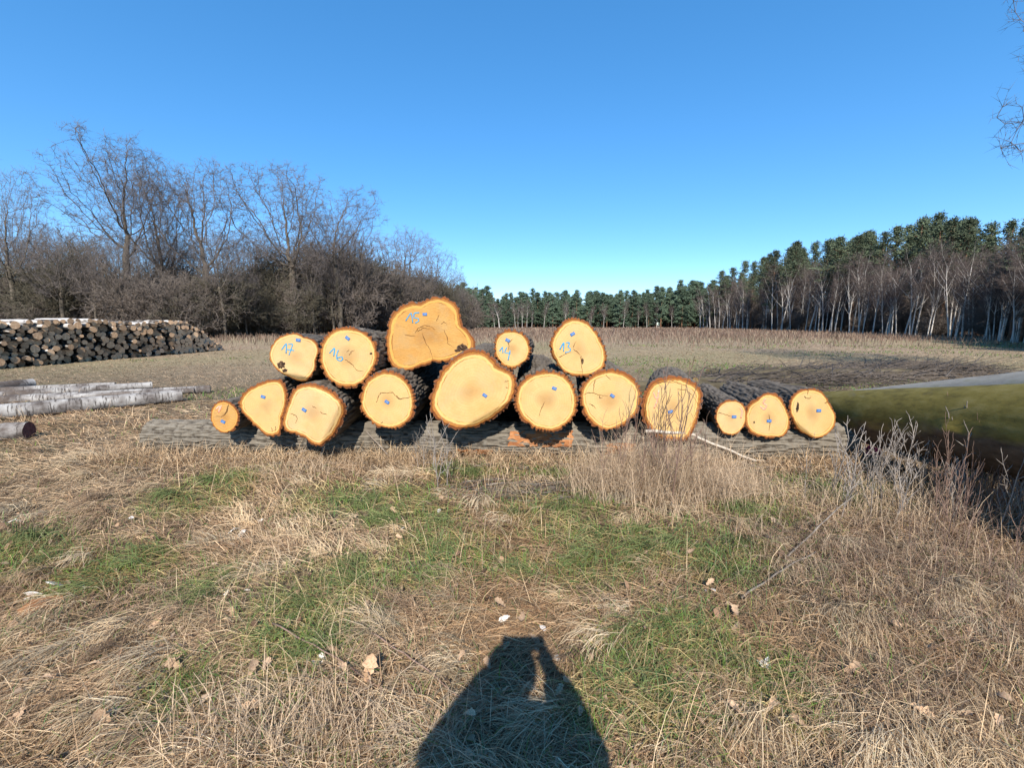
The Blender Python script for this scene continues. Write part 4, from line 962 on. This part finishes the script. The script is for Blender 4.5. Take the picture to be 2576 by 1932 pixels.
for i, (u, v, vt) in enumerate([(1835, 1095, 905), (1862, 1085, 915), (1880, 1115, 930), (1905, 1100, 960), (1945, 1080, 890), (1960, 1110, 935), (1995, 1090, 960), (2020, 1075, 930), (2050, 1100, 905), (2075, 1085, 935),
                                (2100, 1120, 870), (2120, 1090, 880), (2145, 1110, 930), (2170, 1130, 900), (2195, 1100, 860), (1785, 1075, 895), (1815, 1120, 960), (1740, 1080, 930), (2060, 1140, 990), (2150, 1160, 950), (1925, 1130, 985), (2205, 1150, 980), (1850, 1070, 940), (1890, 1075, 900), (1930, 1090, 915), (1975, 1070, 905), (2035, 1105, 950), (2090, 1100, 900), (2135, 1080, 860), (2180, 1085, 850), (2160, 1135, 890), (2208, 1120, 840), (1800, 1060, 930)]):
    sap(saps[i % 5], u, v, vt, SL, 'saplings before the beech trunk')
for i, (u, v, vt) in enumerate([(1330, 1050, 830), (1362, 1045, 800), (1395, 1055, 775), (1425, 1050, 795), (1455, 1095, 770), (1472, 1050, 760), (1500, 1060, 850), (1345, 1065, 860), (1410, 1070, 840), (1440, 1060, 820), (1380, 1075, 880), (1300, 1060, 880), (1525, 1062, 880)]):
    sap(rsaps[i % 4], u, v, vt, 'thin red-brown weed stem in the tall dry grass before the cracked round log', 'stems in the tall dry grass', 1.0, 'weed_stem')
for i, (u, v, vt) in enumerate([(948, 1062, 890), (966, 1058, 905), (905, 1020, 925), (915, 1018, 930)]):
    sap(saps[i % 5], u, v, vt, 'thin bare sapling standing in front of the egg-shaped oak log', 'saplings before the egg-shaped log')
for i in range(34):
    u = 1990+225*random.random()**.7; v = random.uniform(1075, 1190); sap(rsaps[i % 4], u, v, v-random.uniform(150, 250), 'tall red-brown dead stalk in the thicket before the beech trunks', 'red-brown stalks before the beech trunks', .8, 'weed_stem')
for i, (u, v, vt) in enumerate([(2080, 1210, 1040), (2130, 1260, 1080), (2010, 1330, 1190), (2170, 1340, 1150), (2040, 1240, 1090), (1960, 1200, 1080), (2190, 1250, 1050), (2110, 1330, 1180)]):
    sap(rsaps[i % 4], u, v, vt, 'dark thin weed stem standing in the rough grass beside the saplings', 'weed stems in the rough grass', .8, 'weed_stem')

# ------------------------------------------------------------------ sticks, brushwood, chips, leaves
def stick(pts, r0, r1, mt, label, name='fallen_stick', group=None):
    P = [Vector(p) for p in pts]; Q = []
    for i in range(len(P)-1):
        for j in range(6): Q.append(P[i].lerp(P[i+1], j/6)+Vector((0, 0, .006*math.sin(i*5+j*1.3))))
    Q.append(P[-1]); o0 = P[0].copy(); n = len(Q)
    tb = TB(); tb.tube([q-o0 for q in Q], [r0+(r1-r0)*i/(n-1) for i in range(n)], 8)
    o = obj(name, tb.mesh(name, mt), None, o0); return tag(o, label, 'stick', group)
p = gd(1664, 1003)
stick([onY(1395*K, 932*K, 4.45), onY(1485*K, 935*K, 4.50), onY(1520*K, 950*K, 4.55), onY(1620*K, 992*K, 4.6), (p.x, p.y, .02)], .018, .011, M['whitestick'], 'white peeled birch stick leaning from the log with red scribble to the ground')
def gst(a, b, r, lab, za=.02, zb=.02, mt='stick'):
    A, B = gd(*a), gd(*b); A.z = za+hz(A.x, A.y); B.z = zb+hz(B.x, B.y); m = (A+B)/2+Vector((0, 0, .02))
    stick([A, m, B], r, r*.6, M[mt], lab)
A_ = gd(520, 975); stick([(A_.x, A_.y, .03), onY(540*K, 950*K, 4.9), onY(602*K, 928*K, 4.95)], .017, .009, M['stick'], 'grey stick leaning on the long log below the heart-shaped face')
A_ = gd(560, 990); stick([(A_.x, A_.y, .03), onY(640*K, 978*K, 4.75), onY(745*K, 958*K, 4.9)], .011, .006, M['stick'], 'thin grey stick leaning against the long log below the square face')
A_ = gd(690, 1000); stick([(A_.x, A_.y, .03), onY(700*K, 960*K, 4.7), onY(706*K, 935*K, 4.72)], .010, .005, M['stick'], 'short upright stick under the square oak face')
A_ = gd(880, 985); stick([(A_.x, A_.y, .04), onY(840*K, 985*K, 4.6), onY(790*K, 930*K, 4.75)], .013, .008, M['stick'], 'bent grey stick by the round log with arched crack')
gst((590, 1010), (720, 990), .008, 'thin straw-coloured stick lying below the heart-shaped face')
gst((1690, 1225), (1850, 1100), .006, 'long pale stalk lying slanted in the rough grass', .03, .18)
gst((1600, 1310), (1760, 1215), .006, 'pale stalk lying in flattened straw left of the rough grass', .03, .08)
gst((800, 1390), (1000, 1540), .004, 'dark thin bramble twig lying in the grass by the shadow', .05, .05, 'redsap')
gst((590, 1370), (830, 1520), .004, 'dark thin twig lying among oak leaves in the straw', .05, .04, 'redsap')
gst((1000, 1045), (1110, 1040), .010, 'brown stick lying on bare soil before the egg-shaped log')
gst((1050, 1052), (1230, 1046), .008, 'pale stick lying on bare soil before the clean round log')
# brushwood behind the stack
tb = TB(); rg2 = random.Random(9)
for i in range(2600):
    x = rg2.uniform(4.5, 15.5); y = 10.5+(x-4.5)*.42+rg2.gauss(0, 1.0); a = rg2.gauss(.1, .7); L = rg2.uniform(.4, 1.6)
    p = Vector((x, y, hz(x, y)+rg2.uniform(0, .22))); d = Vector((math.cos(a), math.sin(a), rg2.gauss(0, .18)))
    tb.twig(p, p+d*L, rg2.uniform(.006, .02))
tag(obj('brushwood', tb.mesh('brushwood', M['twigs'])), 'low heap of dark brushwood spread on the meadow behind the stack', 'brushwood', kind='stuff')
tb = TB()
for i in range(900):
    x = rg2.uniform(-4.6, 4.0); y = 4.55+rg2.gauss(0, .13)-.05*x; a = rg2.gauss(0, .9)+(PI if rg2.random() < .5 else 0); L = rg2.uniform(.12, .45)
    p = Vector((x, y, hz(x, y)+rg2.uniform(0, .05))); d = Vector((math.cos(a), math.sin(a), rg2.gauss(.05, .12)))
    tb.twig(p, p+d*L, rg2.uniform(.002, .006))
for i in range(500):
    x = rg2.gauss(.2, .55); y = 3.75+rg2.gauss(0, .12); a = rg2.gauss(0, .6); L = rg2.uniform(.12, .4)
    p = Vector((x, y, hz(x, y)+rg2.uniform(0, .05))); d = Vector((math.cos(a), math.sin(a), rg2.gauss(.05, .12)))
    tb.twig(p, p+d*L, rg2.uniform(.002, .005))
tag(obj('brushwood', tb.mesh('brushwood', M['stick'])), 'loose small twigs littering the ground along the crosswise log', 'brushwood', kind='stuff')

def leaf_mesh(seed):
    rg_ = random.Random(seed); n = 9; L, W = 1.0, .30; V = [(0, 0, 0)]; F_ = []
    prof = [.05, .45, .30, .80, .50, 1.0, .62, .75, .1]
    for i in range(n):
        s = i/(n-1); w = W*prof[i]*rg_.uniform(.8, 1.15); cz2 = .16*math.sin(s*3.1+seed)+.08*s; tw = .25*math.sin(s*2+seed)
        V += [(s*L, -w, cz2+abs(w)*.5-tw*w), (s*L, 0, cz2), (s*L, w, cz2+abs(w)*.5+tw*w)]
    for i in range(n-1):
        a = 1+3*i; F_ += [(a, a+1, a+4, a+3), (a+1, a+2, a+5, a+4)]
    return mesh_np('oak_leaf', V, F_, M['leaf'], True)
leaves = [leaf_mesh(i) for i in range(5)]
LP = [(225, 1455), (330, 1480), (300, 1535), (380, 1460), (395, 1470), (480, 1450), (540, 1490), (570, 1475), (880, 1445), (795, 1490), (730, 1470), (1090, 1340), (1130, 1352), (1030, 1340), (1270, 1530), (1280, 1440), (1500, 1220), (1525, 1290), (1590, 1360),
      (1640, 1440), (1660, 1560), (1690, 1470), (1770, 1340), (1820, 1480), (1870, 1600), (1910, 1370), (1960, 1450), (2010, 1430), (2050, 1570), (2090, 1400), (2140, 1520), (1140, 1395), (1160, 1440), (1030, 1540), (980, 1500), (1100, 1500), (1130, 1560), (1250, 1580), (1200, 1530), (1060, 1460),
      (1000, 1580), (955, 1560), (1090, 1420), (1180, 1600), (1240, 1490), (620, 1300), (500, 1330), (720, 1215), (870, 1170), (860, 1130), (1030, 1110), (120, 1500), (60, 1560), (160, 1600), (250, 1590), (470, 1600), (520, 1560), (410, 1400), (350, 1350), (1370, 1330), (1400, 1390), (1560, 1500), (1600, 1590), (1450, 1590), (1340, 1600), (1520, 1610), (1740, 1600), (1960, 1560), (2180, 1440), (2150, 1600), (990, 1450), (1150, 1500)]
for i, (u, v) in enumerate(LP):
    p = gd(u, v); o = obj('oak_leaf', leaves[i % 5]); s = random.uniform(.045, .08)
    o.location = (p.x, p.y, hz(p.x, p.y)+random.uniform(.035, .065)); o.scale = (s, s, s); o.rotation_euler = (random.gauss(0, .35), random.gauss(0, .3), random.uniform(0, 6.28))
    tag(o, 'oak leaf lying inside the shadow of the photographer' if 920 < u < 1300 and v > 1390 else 'dry brown oak leaf lying on the sunlit foreground straw', 'leaf', 'fallen oak leaves')
p = gd(795, 1490); o = obj('oak_leaf', leaves[2]); o.location = (p.x, p.y, hz(p.x, p.y)+.03); o.scale = (.11,)*3; o.rotation_euler = (PI/2, -1.35, .1)
tag(o, 'tan oak leaf standing upright in the grass by the twig', 'leaf')
def chip_mesh(seed):
    rg_ = random.Random(seed); n = 8; V = []; 
    for zz in (0, .10):
        for i in range(n):
            t = 2*PI*i/n; r = rg_.uniform(.6, 1.1); V.append((r*math.cos(t), .45*r*math.sin(t), zz+.12*math.cos(t+seed)))
    return mesh_np('bark_chip', V, [tuple(range(n))[::-1], tuple(range(n, 2*n))]+[(i, (i+1) % n, n+(i+1) % n, n+i) for i in range(n)], M['chip'])
chips = [chip_mesh(i) for i in range(4)]
for i, (u, v, s) in enumerate([(500, 1155, .05), (522, 1162, .055), (512, 1148, .035), (563, 1131, .025), (390, 1138, .025), (285, 1125, .03), (22, 1135, .06), (45, 1134, .04), (122, 1268, .05), (182, 1278, .025), (75, 1292, .05), (135, 1310, .03), (60, 1300, .03), (490, 1296, .028), (535, 1287, .018),
                          (697, 1440, .04), (688, 1452, .03), (612, 1472, .025), (1090, 1352, .03), (1173, 1375, .03), (1203, 1440, .03), (948, 1117, .03), (1650, 1452, .035), (1655, 1446, .03), (1540, 1290, .025), (1190, 1600, .02), (870, 1150, .02), (232, 920, .03), (175, 965, .03), (330, 1000, .02), (465, 1035, .02), (2180, 1305, .03), (1935, 1165, .025), (1525, 1292, .02), (1610, 1555, .025)]):
    p = gd(u, v); o = obj('birch_bark_chip', chips[i % 4]); o.location = (p.x, p.y, hz(p.x, p.y)+.03); o.scale = (s, s, s); o.rotation_euler = (random.gauss(0, .4), random.gauss(0, .4), random.uniform(0, 6.28))
    tag(o, 'small white scrap of birch bark lying on the grass', 'bark chip', 'scattered birch bark scraps')
# orange split slab
p = gd(100, 1318)
V = [(-.17, -.05, 0), (-.06, -.08, .0), (.08, -.06, .0), (.16, -.01, .01), (.12, .05, .02), (0, .07, .02), (-.12, .05, .01)]
V += [(x*.92, y*.85+.01, z+.05+.03*(x < 0)) for x, y, z in V]; n = 7
o = obj('wood_slab', mesh_np('wood_slab', V, [tuple(range(n))[::-1], tuple(range(n, 2*n))]+[(i, (i+1) % n, n+(i+1) % n, n+i) for i in range(n)], M['slab']))
o.location = (p.x, p.y, hz(p.x, p.y)+.02); o.rotation_euler = (.15, -.12, .25); o.scale = (.6, .7, .6)
tag(o, 'orange-brown split slab of bark wood lying in the grass', 'wood slab')
# stump of a sapling with a bright cut in front of the base log
p = gd(372, 968); tb = TB(); tb.tube([Vector((0, 0, -.03)), Vector((0, -.01, .06)), Vector((0, -.05, .09))], [.03, .028, .026], 10)
o = obj('cut_branch_stub', tb.mesh('cut_branch_stub', M['facelight'])); o.location = (p.x, p.y, hz(p.x, p.y)); tag(o, 'pale freshly cut branch stub by the end of the long log', 'branch stub')

# ------------------------------------------------------------------ the person taking the picture (only the shadow shows)
def skin(name, joints, edges, mt, parent=None, root=0, lv=2):
    me = bpy.data.meshes.new(name); me.from_pydata([j[:3] for j in joints], edges, [])
    o = bpy.data.objects.new(name, me); COL.objects.link(o)
    md = o.modifiers.new('skin', 'SKIN')
    me.skin_vertices if len(me.skin_vertices) else None
    for i, j in enumerate(joints):
        sv = me.skin_vertices[0].data[i]; sv.radius = (j[3], j[3] if len(j) < 5 else j[4]); sv.use_root = (i == root)
    s = o.modifiers.new('sub', 'SUBSURF'); s.levels = s.render_levels = lv
    me.materials.append(mt)
    if parent: o.parent = parent
    return o
M['skin'] = noise_mat('skin', [(.3, (.52, .31, .22)), (.7, (.60, .38, .28))], ns=20, rough=.5)
M['jacket'] = noise_mat('dark_jacket_cloth', [(.3, (.025, .03, .035)), (.7, (.05, .055, .06))], ns=40)
M['trousers'] = noise_mat('dark_trousers_cloth', [(.3, (.04, .045, .06)), (.7, (.07, .075, .09))], ns=40)
M['shoe'] = noise_mat('shoe_leather', [(.3, (.03, .02, .015)), (.7, (.06, .045, .035))], ns=30)
M['hair'] = noise_mat('cap_cloth', [(.3, (.03, .03, .03)), (.7, (.06, .06, .06))], ns=30)
M['phoneb'] = noise_mat('phone_shell', [(.3, (.015, .015, .018)), (.7, (.03, .03, .035))], ns=10, rough=.3, spec=.5)
Bx, By = -.015, -.34
J = [(Bx, By, .92, .13, .11), (Bx, By, 1.12, .14, .11), (Bx, By, 1.33, .15, .11), (Bx, By+.02, 1.43, .06, .06), (Bx, By+.04, 1.50, .065, .07), (Bx, By+.06, 1.575, .075, .09), (Bx, By+.05, 1.635, .06, .075)]
E = [(0, 1), (1, 2), (2, 3), (3, 4), (4, 5), (5, 6)]
for s in (-1, 1):
    b = len(J); hx = .032+s*.088
    J += [(Bx+s*.17, By, 1.37, .06), (Bx+s*.26, By+.14, 1.19, .047), (hx+s*.03, -.085, 1.415, .035), (hx-s*.006, -.05, 1.468, .034)]
    E += [(2, b), (b, b+1), (b+1, b+2), (b+2, b+3)]
    for k in range(4):
        c = len(J); zf = 1.462+.02*k; dxf = -s*(.010+.004*(k % 2))
        J += [(hx+s*.004, -.035, zf, .009), (hx+s*.001, -.012, zf+.004, .0085), (hx+dxf, -.007, zf+.006, .0075)]
        E += [(b+3, c), (c, c+1), (c+1, c+2)]
    c = len(J); J += [(hx-s*.012, -.055, 1.445, .010), (hx-s*.038, -.046, 1.452, .009)]; E += [(b+3, c), (c, c+1)]
    l = len(J); J += [(Bx+s*.10, By, .86, .09), (Bx+s*.11, By+.01, .47, .06), (Bx+s*.12, By-.02, .10, .04), (Bx+s*.13, By+.13, .045, .035)]
    E += [(0, l), (l, l+1), (l+1, l+2), (l+2, l+3)]
per = skin('person', J, E, M['skin'])
tag(per, 'person in a dark jacket standing in the grass, both hands raising a phone', 'person')
JJ = [(Bx, By, .82, .17, .14), (Bx, By, 1.12, .175, .15), (Bx, By, 1.34, .18, .14), (Bx, By, 1.42, .08, .08)]; EE = [(0, 1), (1, 2), (2, 3)]
for s in (-1, 1):
    b = len(JJ); hx = .032+s*.088
    JJ += [(Bx+s*.18, By, 1.38, .11), (Bx+s*.265, By+.14, 1.19, .085), (hx+s*.02, -.08, 1.425, .066)]; EE += [(2, b), (b, b+1), (b+1, b+2)]
skin('jacket', JJ, EE, M['jacket'], per)
JJ = [(Bx, By, .92, .15, .12)]; EE = []
for s in (-1, 1):
    b = len(JJ); JJ += [(Bx+s*.10, By, .84, .10), (Bx+s*.11, By+.01, .47, .08), (Bx+s*.12, By-.02, .10, .06)]; EE += [(0, b), (b, b+1), (b+1, b+2)]
skin('trousers', JJ, EE, M['trousers'], per)
for s in (-1, 1):
    skin('shoe', [(Bx+s*.12, By-.05, .06, .05), (Bx+s*.125, By+.06, .05, .05, .045), (Bx+s*.135, By+.18, .04, .04, .035)], [(0, 1), (1, 2)], M['shoe'], per)
skin('hood', [(Bx-.01, By+.05, 1.50, .12, .12), (Bx-.01, By+.05, 1.60, .125, .12), (Bx-.01, By+.05, 1.675, .10, .10)], [(0, 1), (1, 2)], M['hair'], per)
V = [(sx*.081, sy*.0042, sz*.038) for sy in (-1, 1) for sz in (-1, 1) for sx in (-1, 1)]
ph = obj('phone', mesh_np('phone', V, [(0, 1, 3, 2), (4, 6, 7, 5), (0, 4, 5, 1), (2, 3, 7, 6), (0, 2, 6, 4), (1, 5, 7, 3)], M['phoneb'])); ph.location = (.032, -.016, 1.492)
bv = ph.modifiers.new('bevel', 'BEVEL'); bv.width = .003; bv.segments = 2
tb = TB(); tb.tube([Vector((-.032, .0035, .008)), Vector((-.032, .0055, .008))], [.006, .006], 12); obj('lens_ring', tb.mesh('lens_ring', M['hair']), ph)
tag(ph, 'dark phone held sideways in both hands by the person', 'phone')
